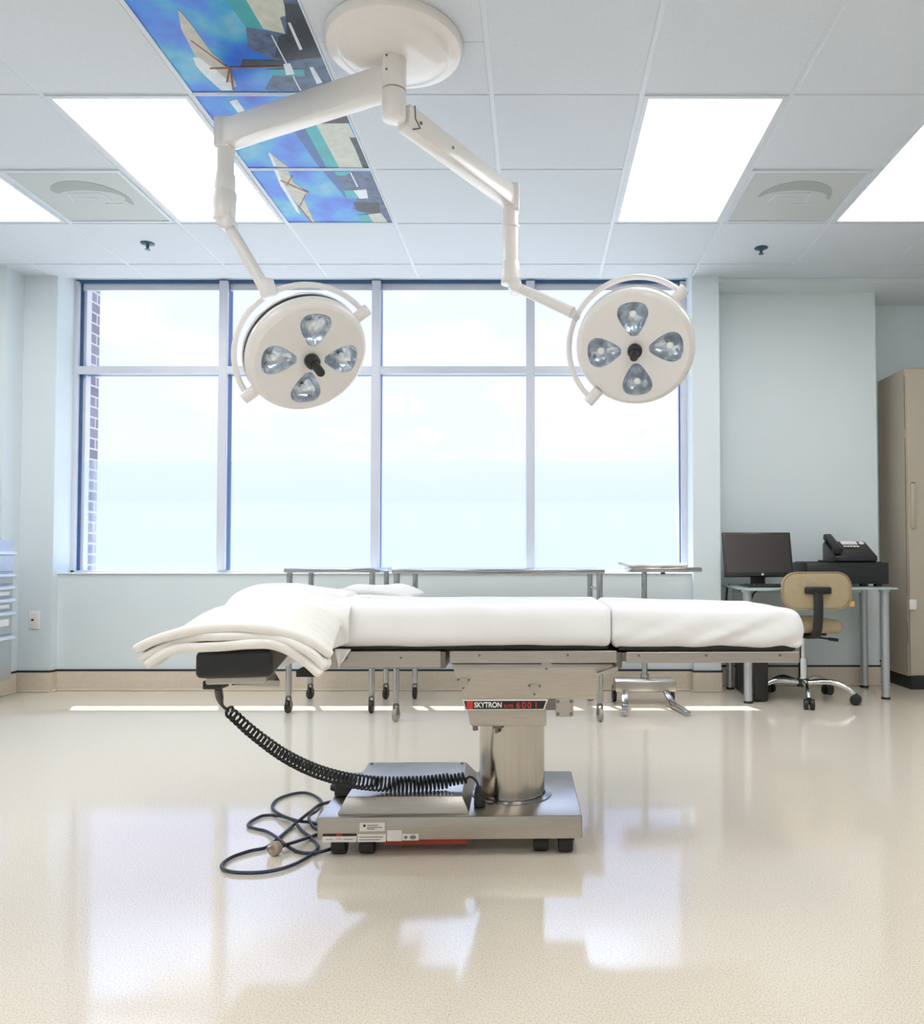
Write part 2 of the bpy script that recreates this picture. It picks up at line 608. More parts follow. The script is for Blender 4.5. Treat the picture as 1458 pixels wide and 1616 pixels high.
# brick reveals and an unseen canopy, placed to cut the sun to a floor strip
br = MB().box(-3.75, -3.155, 5.56, 5.735, -.3, 3.2).box(1.12, 1.6, 5.57, 5.735, -.3, 3.2).box(-3.75, 1.6, 5.58, 5.735, -.3, .70)
struct(br.build('wall_outside', M['brick'], origin=(0, 0, 0)))
struct(MB().box(-4.2, 2.2, 5.57, 6.85, 3.18, 3.4).build('sun_canopy', M['concrete']))

# ---- ceiling lights, plus unseen rows added overhead and behind to light the room
LBL = {(-6, -2): 'glowing white ceiling light panel cut off by the left edge of the photo',
       (-4, -2): 'large glowing ceiling light panel beside the blue ceiling pictures',
       (0, -2): 'glowing ceiling light panel right of the lamp arms, left of the right-hand vent',
       (2, -2): 'glowing ceiling light panel cut off by the right edge of the photo'}
for c_ in (-6, -4, 0, 2):
    for r_ in (-2, -6, -10):
        x0, x1, y0, y1 = gx(c_) + .012, gx(c_ + 1) - .012, gy(r_) + .012, gy(r_ + 2) - .012
        if y0 < -3.2 + .01:
            y0 = -3.18
        lb = LBL.get((c_, r_), 'unseen glowing ceiling light panel added beyond the view to light the room')
        t = thing('ceiling_light', ((x0 + x1) / 2, (y0 + y1) / 2, CEIL), lb, 'ceiling light', 'ceiling light panels')
        f = MB()
        f.box(x0, x1, y0, y0 + .02, CEIL - .003, CEIL + .028).box(x0, x1, y1 - .02, y1, CEIL - .003, CEIL + .028)
        f.box(x0, x0 + .02, y0 + .02, y1 - .02, CEIL - .003, CEIL + .028).box(x1 - .02, x1, y0 + .02, y1 - .02, CEIL - .003, CEIL + .028)
        f.build('frame', M['tee'], t)
        MB().box(x0 + .02, x1 - .02, y0 + .02, y1 - .02, CEIL + .004, CEIL + .02).build('diffuser', M['led'], t)

# ---- perforated vents
for c_, lb, ang in ((-5, 'grey perforated ceiling vent near the left edge, between two light panels', .3),
                    (1, 'grey perforated ceiling vent on the right, between two light panels', -.1)):
    x0, x1, y0, y1 = gx(c_) + .012, gx(c_ + 1) - .012, gy(-1) + .012, gy(0) - .012
    xc, yc = (x0 + x1) / 2, (y0 + y1) / 2
    t = thing('ceiling_vent', (xc, yc, CEIL), lb, 'vent', 'perforated ceiling vents')
    f = MB()
    f.box(x0, x1, y0, y0 + .018, CEIL - .004, CEIL + .02).box(x0, x1, y1 - .018, y1, CEIL - .004, CEIL + .02)
    f.box(x0, x0 + .018, y0 + .018, y1 - .018, CEIL - .004, CEIL + .02).box(x1 - .018, x1, y0 + .018, y1 - .018, CEIL - .004, CEIL + .02)
    f.build('frame', M['tee'], t)
    MB().box(x0 + .018, x1 - .018, y0 + .018, y1 - .018, CEIL, CEIL + .01).build('perforated_plate', M['vent'], t)
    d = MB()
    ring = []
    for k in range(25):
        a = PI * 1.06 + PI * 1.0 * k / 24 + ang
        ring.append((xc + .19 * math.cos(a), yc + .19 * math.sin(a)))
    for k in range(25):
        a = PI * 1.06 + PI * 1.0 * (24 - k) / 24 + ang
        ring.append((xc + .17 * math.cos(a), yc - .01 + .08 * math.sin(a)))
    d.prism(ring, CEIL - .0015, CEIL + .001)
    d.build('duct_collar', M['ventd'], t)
    d = MB()
    for (a, b, c, e) in ((-.09, -.05, .07, -.055), (-.10, -.05, -.12, .05), (.07, -.055, .08, .05), (-.08, .0, .02, .0), (.03, .07, .12, .07)):
        d.bar((xc + a, yc + b, CEIL - .001), (xc + c, yc + e, CEIL - .001), .010, .002)
    d.build('damper', M['ventl'], t)


# ---- printed ceiling pictures
def pmap(zx, zy, which):
    if which == 1:
        return onz(180 + zx / 3.3136, zy / 3.3136, CEIL)
    return onz(360 + zx / 5.207, 170 + zy / 5.207, CEIL)


PICT = [
    (-3, 'blue sailboat picture panel in the ceiling, nearest the round lamp mount', 1, [
        ('p_teal', [(585, 0), (700, 0), (790, 155), (690, 145)]),
        ('p_beach', [(690, 0), (885, 0), (905, 80), (870, 90), (895, 178), (780, 152)]),
        ('p_slate', [(690, 142), (895, 178), (868, 92), (905, 80), (882, 0), (960, 0), (1160, 440), (1060, 450), (985, 478), (790, 470), (870, 330), (700, 250)]),
        ('p_black', [(860, 190), (905, 175), (890, 20), (960, 20), (1085, 300), (900, 318), (840, 300)]),
        ('p_black', [(670, 312), (900, 315), (880, 352), (660, 356)]),
        ('p_white', [(908, 120), (922, 118), (985, 258), (970, 262)]), ('p_white', [(820, 185), (826, 183), (980, 475), (972, 475)]),
        ('p_white', [(1020, 350), (1040, 350), (1090, 432), (1060, 440)]),
        ('p_teal', [(800, 362), (990, 362), (1000, 400), (830, 395)]), ('p_white', [(885, 335), (920, 330), (945, 388), (900, 392)]),
        ('p_sail', [(333, 50), (348, 60), (420, 150), (510, 275), (605, 358), (640, 450), (600, 465), (430, 305), (385, 215), (352, 155)]),
        ('p_white', [(412, 300), (440, 300), (540, 370), (625, 450), (630, 472), (560, 472), (480, 400), (430, 345)]),
        ('p_brown', [(398, 212), (405, 210), (592, 345), (588, 352)]), ('p_brown', [(500, 352), (880, 345), (880, 352), (500, 361)]),
        ('p_brown', [(598, 358), (610, 358), (595, 430), (585, 430)]), ('p_brown', [(604, 358), (614, 358), (630, 470), (618, 470)])]),
    (-2, 'blue beach picture panel in the ceiling, crossed by the left lamp arm', 2, [
        ('p_deep', [(525, 175), (640, 150), (820, 492), (750, 492)]),
        ('p_teal', [(430, -200), (540, -200), (915, 497), (810, 497)]),
        ('p_beach', [(540, -200), (860, -200), (985, 130), (1180, 500), (915, 497)]),
        ('p_black', [(640, 20), (960, 30), (1000, 128), (720, 132)]), ('p_black', [(995, 245), (1060, 245), (1175, 500), (1105, 490), (1040, 330)]),
        ('p_white', [(10, -50), (70, -70), (185, 90), (120, 90)]),
        ('p_white', [(330, 375), (345, 370), (400, 480), (375, 482)]), ('p_sail', [(345, 372), (440, 450), (500, 490), (400, 485)])]),
    (-1, 'blue sailboat picture panel in the ceiling, nearest the window', 2, [
        ('p_deep', [(780, 525), (880, 525), (1010, 800), (930, 700)]),
        ('p_slate', [(880, 545), (1010, 530), (1180, 532), (1230, 590), (1390, 945), (1240, 940), (1150, 880), (1020, 830), (1060, 760), (960, 690)]),
        ('p_black', [(1030, 780), (1240, 780), (1250, 870), (1060, 850)]),
        ('p_teal', [(870, 525), (1010, 528), (960, 560), (890, 555)]), ('p_teal', [(950, 680), (1060, 680), (1090, 745), (975, 745)]),
        ('p_white', [(1030, 680), (1135, 672), (1150, 745), (1080, 748)]), ('p_white', [(998, 532), (1010, 532), (1070, 650), (1058, 652)]),
        ('p_teal', [(1065, 878), (1150, 878), (1190, 945), (1095, 942)]), ('p_beach', [(1150, 875), (1255, 865), (1315, 945), (1190, 945)]),
        ('p_sail', [(380, 515), (495, 520), (535, 610), (655, 700), (620, 750), (710, 940), (680, 940), (590, 820), (430, 610)]),
        ('p_white', [(380, 515), (410, 515), (450, 620), (560, 800), (595, 880), (560, 850), (470, 700), (430, 640)]),
        ('p_brown', [(430, 590), (660, 690), (660, 705), (430, 602)]), ('p_brown', [(520, 560), (530, 562), (485, 640), (472, 640)]),
        ('p_brown', [(635, 705), (645, 705), (592, 815), (580, 815)]), ('p_brown', [(580, 800), (690, 935), (680, 940), (572, 808)])]),
]


def clip_x(poly, x0, x1, y0, y1):
    for ax, lim, sg in ((0, x0, 1), (0, x1, -1), (1, y0, 1), (1, y1, -1)):
        out = []
        for i in range(len(poly)):
            a, b = poly[i - 1], poly[i]
            ia, ib = (a[ax] - lim) * sg >= 0, (b[ax] - lim) * sg >= 0
            if ia != ib:
                t = (lim - a[ax]) / (b[ax] - a[ax])
                out.append(a + (b - a) * t)
            if ib:
                out.append(b)
        poly = out
        if not poly:
            break
    return poly


for r_, lb, which, shapes in PICT:
    x0, x1, y0, y1 = gx(-3) + .014, gx(-2) - .012, gy(r_) + .010, gy(r_ + 1) - .010
    t = thing('ceiling_picture', ((x0 + x1) / 2, (y0 + y1) / 2, CEIL), lb, 'picture', 'printed ceiling pictures')
    f = MB()
    e = .008
    f.box(x0 - .008, x1 + .006, y0 - .008, y0, CEIL - .003, CEIL + .02).box(x0 - .008, x1 + .006, y1, y1 + .008, CEIL - .003, CEIL + .02)
    f.box(x0 - .008, x0, y0, y1, CEIL - .003, CEIL + .02).box(x1, x1 + .006, y0, y1, CEIL - .003, CEIL + .02)
    f.build('frame', M['tee'], t)
    pm = MB()
    names = ['p_sky']
    pm.box(x0, x1, y0, y1, CEIL + .001, CEIL + .012)
    for i, (mn, pl) in enumerate(shapes):
        if mn not in names:
            names.append(mn)
        pts = clip_x([pmap(a, b, which) for a, b in pl], x0, x1, y0, y1)
        if len(pts) < 3:
            continue
        pm.slot(names.index(mn))
        pm.prism([(p.x, p.y) for p in pts], CEIL + .0008 - .00012 * (i + 1), CEIL + .002)
    pm.build('print', [M[n] for n in names], t)

# ---- sprinklers and outlet
for px, py, lb in ((233, 384, 'small dark sprinkler head in the ceiling above the left window'), (1201, 391, 'small dark sprinkler head in the ceiling near the right-hand vent')):
    p = onz(px, py, CEIL)
    t = thing('sprinkler_head', (p.x, p.y, CEIL), lb, 'sprinkler', 'ceiling sprinklers')
    MB().lathe([(.040, 0), (.040, -.004), (.028, -.010), (.012, -.012)], 20, Matrix.Translation(p)).build('escutcheon', M['brass'], t)
    b = MB().cyl(p + V((0, 0, -.011)), p + V((0, 0, -.036)), .010, .007)
    b.cyl(p + V((0, 0, -.036)), p + V((0, 0, -.039)), .016)
    b.build('nozzle', M['brass'], t)
p = at(55, 978, 5.24)
t = thing('wall_outlet', (p.x, 5.24, p.z - .06), 'white outlet plate low on the pier beside the drawer cart', 'outlet')
MB().box(p.x - .037, p.x + .037, 5.232, 5.24, p.z - .06, p.z + .06, .003, 2).build('cover_plate', M['white'], t)
MB().box(p.x - .02, p.x + .02, 5.229, 5.233, p.z - .04, p.z + .04, .001, 1).build('socket', M['sticker'], t)
MB().cyl((p.x - .008, 5.2295, p.z), (p.x - .008, 5.225, p.z), .007).build('jack', M['blackink'], t)

# ================================================================== SURGICAL LIGHT
SX, SY = -.509, 2.826
sl = thing('surgical_light', (SX, SY, CEIL), 'cream two-armed surgical light hanging from a round ceiling mount', 'surgical light')
MB().lathe([(.243, 0), (.246, -.004), (.245, -.024), (.238, -.034), (.222, -.039), (.205, -.041), (.197, -.047), (.185, -.055), (.15, -.064), (.10, -.069), (.05, -.070), (.001, -.070)], 64,
           Matrix.Translation((SX, SY, CEIL))).build('ceiling_mount', M['lamp'], sl)
po = MB().cyl((SX, SY, CEIL - .062), (SX, SY, 2.56), .044, n=32)
po.cyl((SX, SY, 2.557), (SX, SY, 2.452), .043, n=32, bev=.006)
po.build('post', M['lamp'], sl)
for dx, z in ((-.02, 2.665), (-.02, 2.615)):
    MB().cyl((SX + dx, SY - .036, z), (SX + dx, SY - .042, z), .004, n=10).build('screw', M['bolt'], sl)


def arm(p0, p1, w, h, name):
    return MB().bar(p0, p1, w, h, .008).build(name, M['lamp'], sl)


K1 = V((-1.262, 3.2, 2.597))
arm((SX - .02, SY + .01, 2.597), K1 + V((.0, 0, 0)), .07, .105, 'upper_arm')
k = MB().box(K1.x - .035, K1.x + .03, K1.y - .04, K1.y + .04, 2.535, 2.662, .008)
k.cyl((K1.x, K1.y, 2.54), (K1.x, K1.y, 2.43), .036, n=28).cyl((K1.x, K1.y, 2.435), (K1.x, K1.y, 2.36), .041, .041, n=28, bev=.003)
k.cyl((K1.x, K1.y, 2.362), (K1.x, K1.y, 2.245), .047, .043, n=28, bev=.006)
k.cyl((K1.x + .012, K1.y - .04, 2.235), (K1.x + .012, K1.y + .04, 2.235), .032, n=24, bev=.004)
k.build('drop_tube', M['lamp'], sl)
E1 = V((-1.095, 3.2, 1.969))
lo = MB().tube([(K1.x + .012, K1.y, 2.235), (-1.165, 3.2, 2.09), E1], [.022, .024, .025], 16)
lo.cyl(E1 + V((.0, 0, .03)), E1 + V((.02, -.0, -.035)), .034, n=20, bev=.005)
lo.build('lower_arm', M['lamp'], sl)
K2 = V((-.105, 3.45, 2.45))
arm((SX + .03, SY + .03, 2.48), K2, .06, .092, 'upper_arm')
b_ = MB()
a0, a1 = V((SX + .03, SY + .03, 2.48)), K2
dd = (a1 - a0).normalized()
sd = dd.cross(V((0, 0, 1))).normalized()
q0 = a0 + dd * .025 + sd * .031
b_.tube([q0 + V((0, 0, .046)), q0 + V((0, 0, .0)) + dd * .004, q0 + V((0, 0, -.022)) + dd * .03, q0 + V((0, 0, -.046)) - dd * .01], .003, 6)
b_.build('arm_seam', M['bolt'], sl)
for l_ in (.06, .25):
    MB().cyl(a0 + dd * l_ + sd * .028, a0 + dd * l_ + sd * .034, .006, n=12).build('screw', M['bolt'], sl)
k = MB().box(K2.x - .03, K2.x + .035, K2.y - .035, K2.y + .035, 2.39, 2.51, .008)
k.cyl((K2.x - .005, K2.y, 2.40), (K2.x - .005, K2.y, 2.10), .034, n=28).cyl((K2.x - .003, K2.y, 2.33), (K2.x - .003, K2.y, 2.32), .037, n=28)
k.cyl((K2.x - .004, K2.y, 2.17), (K2.x - .004, K2.y, 2.07), .038, .042, n=28, bev=.005)
k.cyl((K2.x + .015, K2.y - .04, 2.062), (K2.x + .015, K2.y + .04, 2.062), .030, n=24, bev=.004)
k.build('drop_tube', M['lamp'], sl)
E2 = at(903, 493, 3.38)
lo = MB().tube([(K2.x + .015, K2.y, 2.062), V((K2.x + .015, K2.y, 2.062)).lerp(E2, .5), E2], [.021, .025, .026], 16)
lo.build('lower_arm', M['lamp'], sl)


def lampface(mtx):
    cu = bpy.data.curves.new('face', 'CURVE')
    cu.dimensions, cu.fill_mode, cu.extrude = '2D', 'BOTH', .004

    def spl(pts):
        s = cu.splines.new('POLY')
        s.points.add(len(pts) - 1)
        for q, pt in zip(s.points, pts):
            q.co = (pt[0], pt[1], 0, 1)
        s.use_cyclic_u = True
    spl([(.240 * math.cos(2 * PI * i / 72), .240 * math.sin(2 * PI * i / 72)) for i in range(72)])
    for q in range(4):
        spl([tuple(p) for p in tear(q)])
    o = bpy.data.objects.new('face', cu)
    C.objects.link(o)
    me = bpy.data.meshes.new_from_object(o.evaluated_get(bpy.context.evaluated_depsgraph_get()))
    bpy.data.objects.remove(o)
    b = bmesh.new()
    b.from_mesh(me)
    bpy.data.meshes.remove(me)
    bmesh.ops.transform(b, matrix=mtx, verts=b.verts)
    return b


def tear(q, s=1.0):
    a0 = q * PI / 2
    ctl = [(.062, 0), (.066, .016), (.100, .042), (.140, .063), (.172, .068), (.198, .056), (.211, .030), (.214, 0)]
    up = catmull([V((x, y, 0)) for x, y in ctl], 4)
    pts = [(p.x, p.y) for p in up] + [(p.x, -p.y) for p in up[-2:0:-1]]
    cx_ = .148
    out = []
    for x, y in pts:
        x, y = cx_ + (x - cx_) * s, y * s
        out.append(V((x * math.cos(a0) - y * math.sin(a0), x * math.sin(a0) + y * math.cos(a0))))
    return out


def lamp_head(Cn, alpha, n_tilt, tdir, E, roll, ry=.288):
    v = (V((0, 0, EYE)) - Cn).normalized()
    r = v.cross(V((0, 0, 1))).normalized() * -1
    u = v.cross(r) * 1.0
    if u.z < 0:
        u = -u
    a = math.cos(alpha) * r + math.sin(alpha) * u
    d = tdir[0] * r + tdir[1] * u
    d.normalize()
    n = (math.cos(n_tilt) * v + math.sin(n_tilt) * d).normalized()
    e1 = (a - n * a.dot(n)).normalized()
    e2 = n.cross(e1)
    m = Matrix((e1, e2, n)).transposed().to_4x4()
    m.translation = Cn
    m = m @ Matrix.Scale(.94, 4)
    mr = m @ Matrix.Rotation(roll, 4, 'Z')
    b = MB()
    b.lathe([(.238, .002), (.252, -.004), (.263, -.016), (.268, -.032), (.266, -.050), (.258, -.052)], 72, m, cap=False)
    b.join(lampface(mr))
    hd = b.build('lamp_head', M['lamp'], sl)
    MB().lathe([(.256, -.046), (.262, -.056), (.262, -.074), (.250, -.076)], 72, m, cap=False).build('dark_band', M['lampd'], hd)
    MB().lathe([(.264, -.074), (.268, -.078), (.262, -.095), (.22, -.115), (.12, -.13), (.001, -.134)], 72, m).build('back_cover', M['lamp'], hd)
    for q in range(4):
        rf = MB()
        vs, fs = [], []
        rings = [(1.03, .000), (1.0, -.004), (.9, -.024), (.7, -.040), (.4, -.05), (.05, -.052)]
        for s, h in rings:
            vs += [mr @ V((p.x, p.y, h)) for p in tear(q, s)]
        nn_ = len(tear(q))
        for i in range(len(rings) - 1):
            fs += [[i * nn_ + j, i * nn_ + (j + 1) % nn_, (i + 1) * nn_ + (j + 1) % nn_, (i + 1) * nn_ + j] for j in range(nn_)]
        rf._add(vs, fs)
        rf.build('reflector', M['refl'], hd)
        aa = q * PI / 2
        c0 = V((.155 * math.cos(aa), .155 * math.sin(aa), 0))
        bb = MB().lathe([(.001, -.012), (.011, -.014), (.017, -.022), (.015, -.034), (.008, -.046), (.001, -.049)], 16, mr @ Matrix.Translation(c0), cap=False)
        bb.build('bulb', M['bulb'], hd)
    h = MB().lathe([(.030, .003), (.033, .012), (.032, .034), (.026, .042), (.018, .046), (.017, .052), (.019, .060), (.019, .112), (.015, .120), (.001, .121)], 24, m)
    h.build('handle', M['black'], hd)
    # yoke: half ring round the head between the two pivots
    wv = (E - Cn)
    wv = (wv - a * wv.dot(a)).normalized()
    pts = []
    for i in range(41):
        th = PI * i / 40
        pts.append(Cn - n * .045 + ry * (math.cos(th) * a + math.sin(th) * wv))
    yk = MB().tube(pts, .012, 10)
    mid = Cn - n * .045 + ry * wv
    best = min(pts, key=lambda p: (p - E).length)
    yk.tube([E, best], .02, 10)
    for sgn in (1, -1):
        e0 = Cn - n * .045 + a * (sgn * .238)
        e1_ = Cn - n * .045 + a * (sgn * .312)
        yk.cyl(e0, e1_, .024, .024, n=16, bev=.004)
    yk.build('yoke', M['lamp'], sl)


lamp_head(at(490, 567, 3.2), math.radians(38.7), math.radians(37), (.62, -.78), E1, math.radians(50))
lamp_head(at(1002, 552, 3.35), math.radians(48.3), math.radians(17), (-.15, -1), E2, math.radians(46))

# ================================================================== OPERATING TABLE
TC = V((-.076, 2.6, 0))
TROT = math.radians(1.2)
ot = thing('operating_table', TC, 'stainless steel operating table standing in the middle of the room', 'operating table')
ot.rotation_euler.z = TROT


def on_table(o):                      # loose things lying on the table turn with it
    o.rotation_euler.z = TROT
    return o


MB().box(-.645, .134, 2.375, 2.87, .052, .120, .006, 2).build('base', M['steel'], ot)
cm = MB()
bt = [(-.588, 2.392), (-.203, 2.392), (-.203, 2.83), (-.588, 2.83)]
tp = [(-.566, 2.404), (-.223, 2.404), (-.237, 2.80), (-.572, 2.80)]
vs = [V((x, y, .120)) for x, y in bt] + [V((x, y, .128)) for x, y in bt] + [V((x, y, .171)) for x, y in tp]
b2 = bmesh.new()
bv = [b2.verts.new(q) for q in vs]
for i in range(4):
    j = (i + 1) % 4
    b2.faces.new([bv[i], bv[j], bv[4 + j], bv[4 + i]])
    b2.faces.new([bv[4 + i], bv[4 + j], bv[8 + j], bv[8 + i]])
b2.faces.new(bv[8:])
b2.faces.new(bv[:4][::-1])
bmesh.ops.bevel(b2, geom=b2.edges[:], offset=.002, segments=2, profile=.5, affect='EDGES')
cm.join(b2)
hs = cm.build('motor_housing', M['steel'], ot)
for x in (-.25, -.56):
    MB().cyl((x, 2.78, .171), (x, 2.78, .174), .005, n=10).build('screw', M['bolt'], hs)
col = MB().cyl((-.076, 2.6, .12), (-.076, 2.6, .40), .105, n=64).build('column', M['steelv'], ot)
MB().lathe([(.128, .120), (.128, .124), (.108, .126)], 64, Matrix.Translation((-.076, 2.6, 0)), cap=False).build('collar', M['steelt'], col)
MB().box(-.135, -.105, 2.49, 2.52, .352, .366).box(-.128, -.118, 2.488, 2.52, .338, .352).build('catch', M['bolt'], col)
# saddle under the top
XZ = Matrix(((1, 0, 0, 0), (0, 0, 1, 0), (0, 1, 0, 0), (0, 0, 0, 1)))          # prism in x-z, along y
sd_ = MB().prism([(-.254, .566), (.236, .566), (.236, .552), (.205, .540), (.186, .530), (.178, .459), (-.214, .459), (-.246, .545)], 2.385, 2.83, .003, XZ)
sad = sd_.build('saddle', M['steel'], ot)
MB().prism([(-.213, .459), (.028, .459), (.028, .380), (-.192, .380), (-.2, .386)], 2.392, 2.82, .003, XZ).build('lower_housing', M['steel'], ot)
for px, py in ((729, 1077), (841, 1087), (860, 1047)):
    q = at(px, py, 2.384)
    d = MB().cyl((q.x, 2.386, q.z), (q.x, 2.382, q.z), .015, n=24).build('cover_disc', M['steel'], sad)
    for k_ in range(3):
        a = 2 * PI * k_ / 3 + .5
        MB().cyl((q.x + .018 * math.cos(a), 2.385, q.z + .016 * math.sin(a)), (q.x + .018 * math.cos(a), 2.380, q.z + .016 * math.sin(a)), .0035, n=8).build('screw', M['bolt'], sad)
# name plate
npz = MB().prism([(-.221, .4605), (.033, .4605), (.022, .430), (-.214, .430)], 2.379, 2.386, .001, XZ).build('name_plate', M['sticker'], ot)
MB().prism([(-.216, .457), (.027, .457), (.018, .4335), (-.210, .4335)], 2.3775, 2.380, 0, XZ).build('black_field', M['blackink'], npz)
MB().box(-.208, -.190, 2.3768, 2.378, .4345, .456).build('red_emblem', M['red'], npz)
lt = MB()
lt.join(text_mesh('SKYTRON', .0215, upright(-.186, 2.3768, .4385), .0003, .0006, .84))
lt.build('white_lettering', M['white'], npz)
lt = MB()
lt.join(text_mesh('ELITE', .0125, upright(-.098, 2.3768, .4375), .0003, .0002, .95))
for i_, c_ in enumerate('6001'):
    lt.join(text_mesh(c_, .0245, upright(-.062 + i_ * .0165 + (.003 if c_ == '1' else 0), 2.3768, .4365), .0003, .0002, 1.05))
lt.build('red_lettering', M['red'], npz)
pl_ = MB().box(.055, .108, 2.380, 2.40, .410, .462, .002, 1).build('socket_plate', M['steel'], ot)
for x in (.062, .101):
    for z in (.418, .455):
        MB().cyl((x, 2.381, z), (x, 2.376, z), .005, n=10).build('bolt', M['bolt'], pl_)
MB().box(.028, .056, 2.385, 2.42, .428, .462).build('socket_bracket', M['bolt'], ot)
MB().cyl((-.186, 2.44, .385), (-.186, 2.44, .358), .008, n=12).build('lever_pin', M['bolt'], ot)
MB().cyl((.165, 2.42, .50), (.16, 2.40, .455), .010, n=12).build('lever', M['bolt'], ot)


def section(x0, x1, z0, z1, yf, yb, nm, bolts):
    sec = MB().box(x0 + .01, x1 - .01, yf + .02, yb - .02, z0 + .018, z1 - .001).build(nm, M['steel'], ot)
    for y in (yf, yb - .010):
        MB().box(x0, x1, y, y + .010, z0, z1, .002, 1).build('side_rail', M['steel'], sec)
    for x in bolts:
        MB().cyl((x, yf + .001, (z0 + z1) / 2 + .006), (x, yf - .003, (z0 + z1) / 2 + .006), .0035, n=10).build('rail_bolt', M['bolt'], sec)
    return sec


section(-.634, -.283, .557, .606, 2.36, 2.86, 'back_section', (-.56, -.40))
section(-.258, .236, .570, .606, 2.36, 2.86, 'seat_section', (-.17, .09))
sl_ = section(.262, .779, .570, .602, 2.36, 2.86, 'leg_section', (.30, .50, .72))
MB().box(-.290, -.270, 2.365, 2.855, .556, .604).build('hinge', M['bolt'], ot)
MB().box(.232, .252, 2.368, 2.852, .552, .600, .004, 1).box(.25, .275, 2.366, 2.85, .574, .600).build('hinge', M['bolt'], ot)
MB().prism([(.178, .540), (.238, .560), (.240, .548), (.205, .534)], 2.365, 2.40, 0, XZ).build('hinge_bracket', M['steel'], ot)
MB().box(-.99, -.64, 2.42, 2.80, .575, .60, .004, 1).build('head_section', M['steel'], ot)
MB().prism([(-.70, .555), (-.655, .575), (-.64, .535), (-.70, .535)], 2.34, 2.42, 0, XZ).build('head_bracket', M['black'], ot)
MB().rbox(-.625, .214, 2.372, 2.848, .606, .632, .01, .1).build('mattress_pad', M['blackfab'], ot)
MB().rbox(.240, .775, 2.372, 2.848, .602, .628, .01, .1).build('mattress_pad', M['blackfab'], ot)
MB().rbox(-.985, -.640, 2.40, 2.82, .60, .66, .02, .1).build('head_pad', M['blackfab'], ot)
# arm boards, near one slanting towards the viewer
AX0, AX1 = V((-.775, 2.40, 0)), V((-.640, 1.66, 0))
ad = (AX1 - AX0).normalized()
an = V((-ad.y, ad.x, 0))             # points to +x
am = Matrix((an, -ad, V((0, 0, 1)))).transposed().to_4x4()
am.translation = AX1


def awarp(mt):
    return lambda p: mt @ p


ab = MB().rbox(-.076, .076, .004, .72, .634, .690, .012, .08, awarp(am)).build('arm_board', M['blackfab'], ot)
MB().box(-.06, .06, .03, .70, .618, .634, .003, 1, am).build('board_plate', M['steel'], ab)
MB().prism([(-.02, .10), (.085, .06), (.03, .35), (-.02, .35)], .605, .618, 0, am).build('board_bracket', M['steelt'], ab)
am2 = Matrix(((1, 0, 0, -.62), (0, 1, 0, 2.86), (0, 0, 1, 0), (0, 0, 0, 1)))
ab2 = MB().rbox(-.076, .076, 0, .55, .640, .690, .012, .08, awarp(am2)).build('arm_board', M['blackfab'], ot)
MB().box(-.06, .06, -.02, .53, .622, .640, .003, 1, am2).build('board_plate', M['steel'], ab2)
# casters and stickers of the base
for x, y in ((-.588, 2.42), (-.505, 2.42), (.012, 2.43), (.086, 2.42), (-.588, 2.82), (.086, 2.82)):
    c = MB().cyl((x - .022, y, .027), (x + .022, y, .027), .027, n=24, bev=.005).build('caster', M['black'], ot)
    MB().box(x - .026, x + .026, y - .012, y + .02, .036, .054).build('caster_fork', M['blackpl'], c)
MB().box(-.455, -.205, 2.40, 2.46, .030, .052, .002, 1).build('brake_bar', M['redm'], ot)


def sticker(px0, py0, px1, py1, lines, extra=None):
    a, b = at(px0, py0, 2.374), at(px1, py1, 2.374)
    o = MB().box(a.x, b.x, 2.3735, 2.376, b.z, a.z).build('sticker', M['sticker'], ot)
    if lines:
        m_ = MB()
        for (u0, u1, v) in lines:
            m_.box(a.x + (b.x - a.x) * u0, a.x + (b.x - a.x) * u1, 2.3728, 2.374, a.z + (b.z - a.z) * (v + .05), a.z + (b.z - a.z) * (v - .05))
        m_.build('print', M['ink'], o)
    return a, b, o


a, b, o = sticker(566, 1297, 605, 1310, [(.3, .75, .3), (.3, .9, .55), (.3, .6, .75)])
MB().cyl((a.x + .014, 2.374, (a.z + b.z) / 2 + .004), (a.x + .014, 2.3728, (a.z + b.z) / 2 + .004), .004, n=12).build('print', M['blackink'], o)
a, b, o = sticker(508, 1318, 561, 1327, [(.1, .3, .5), (.4, .55, .4), (.62, .9, .5)])
MB().box(a.x, b.x, 2.3735, 2.376, a.z + .001, a.z + .007).build('black_band', M['blackink'], o)
MB().box(a.x + .040, a.x + .056, 2.373, 2.376, a.z + .001, a.z + .007).build('red_mark', M['red'], o)
sticker(563, 1315, 607, 1327, [(.05, .9, .35), (.05, .8, .7)])
sticker(609, 1309, 632, 1326, None)
a, b, o = sticker(633, 1315, 658, 1325, None)
m_ = MB()
m_.cyl((a.x + .010, 2.374, (a.z + b.z) / 2), (a.x + .010, 2.3728, (a.z + b.z) / 2), .005, n=14)
mt_ = Matrix.Translation((a.x + .031, 2.3735, (a.z + b.z) / 2)) @ Matrix.Scale(1.6, 4, (1, 0, 0)) @ Matrix.Rotation(PI / 2, 4, 'X')
m_.lathe([(.006, -.0007), (.006, .0007)], 16, mt_)
m_.build('print', M['ink'], o)

# ---- sheets
def nz(p, s, seed=0):
    return noise.noise(V((p.x * s + seed, p.y * s + seed * 2, p.z * s)))


def warp_main(p):
    p = p.copy()
    t = (p.x + .60) / .8
    if p.z > .66:
        p.z += .004 * nz(p, 5) + .003 * math.exp(-((p.x + .15) / .2) ** 2)
        if p.x < -.40:
            p.z += .010 * min(1, (-.40 - p.x) / .2)
    else:
        p.z += .005 * nz(V((p.x, 0, 0)), 7, 3)
    if p.y < 2.45:
        p.y += .006 * nz(V((p.x, p.z, 0)), 9, 1) - .004
    return p


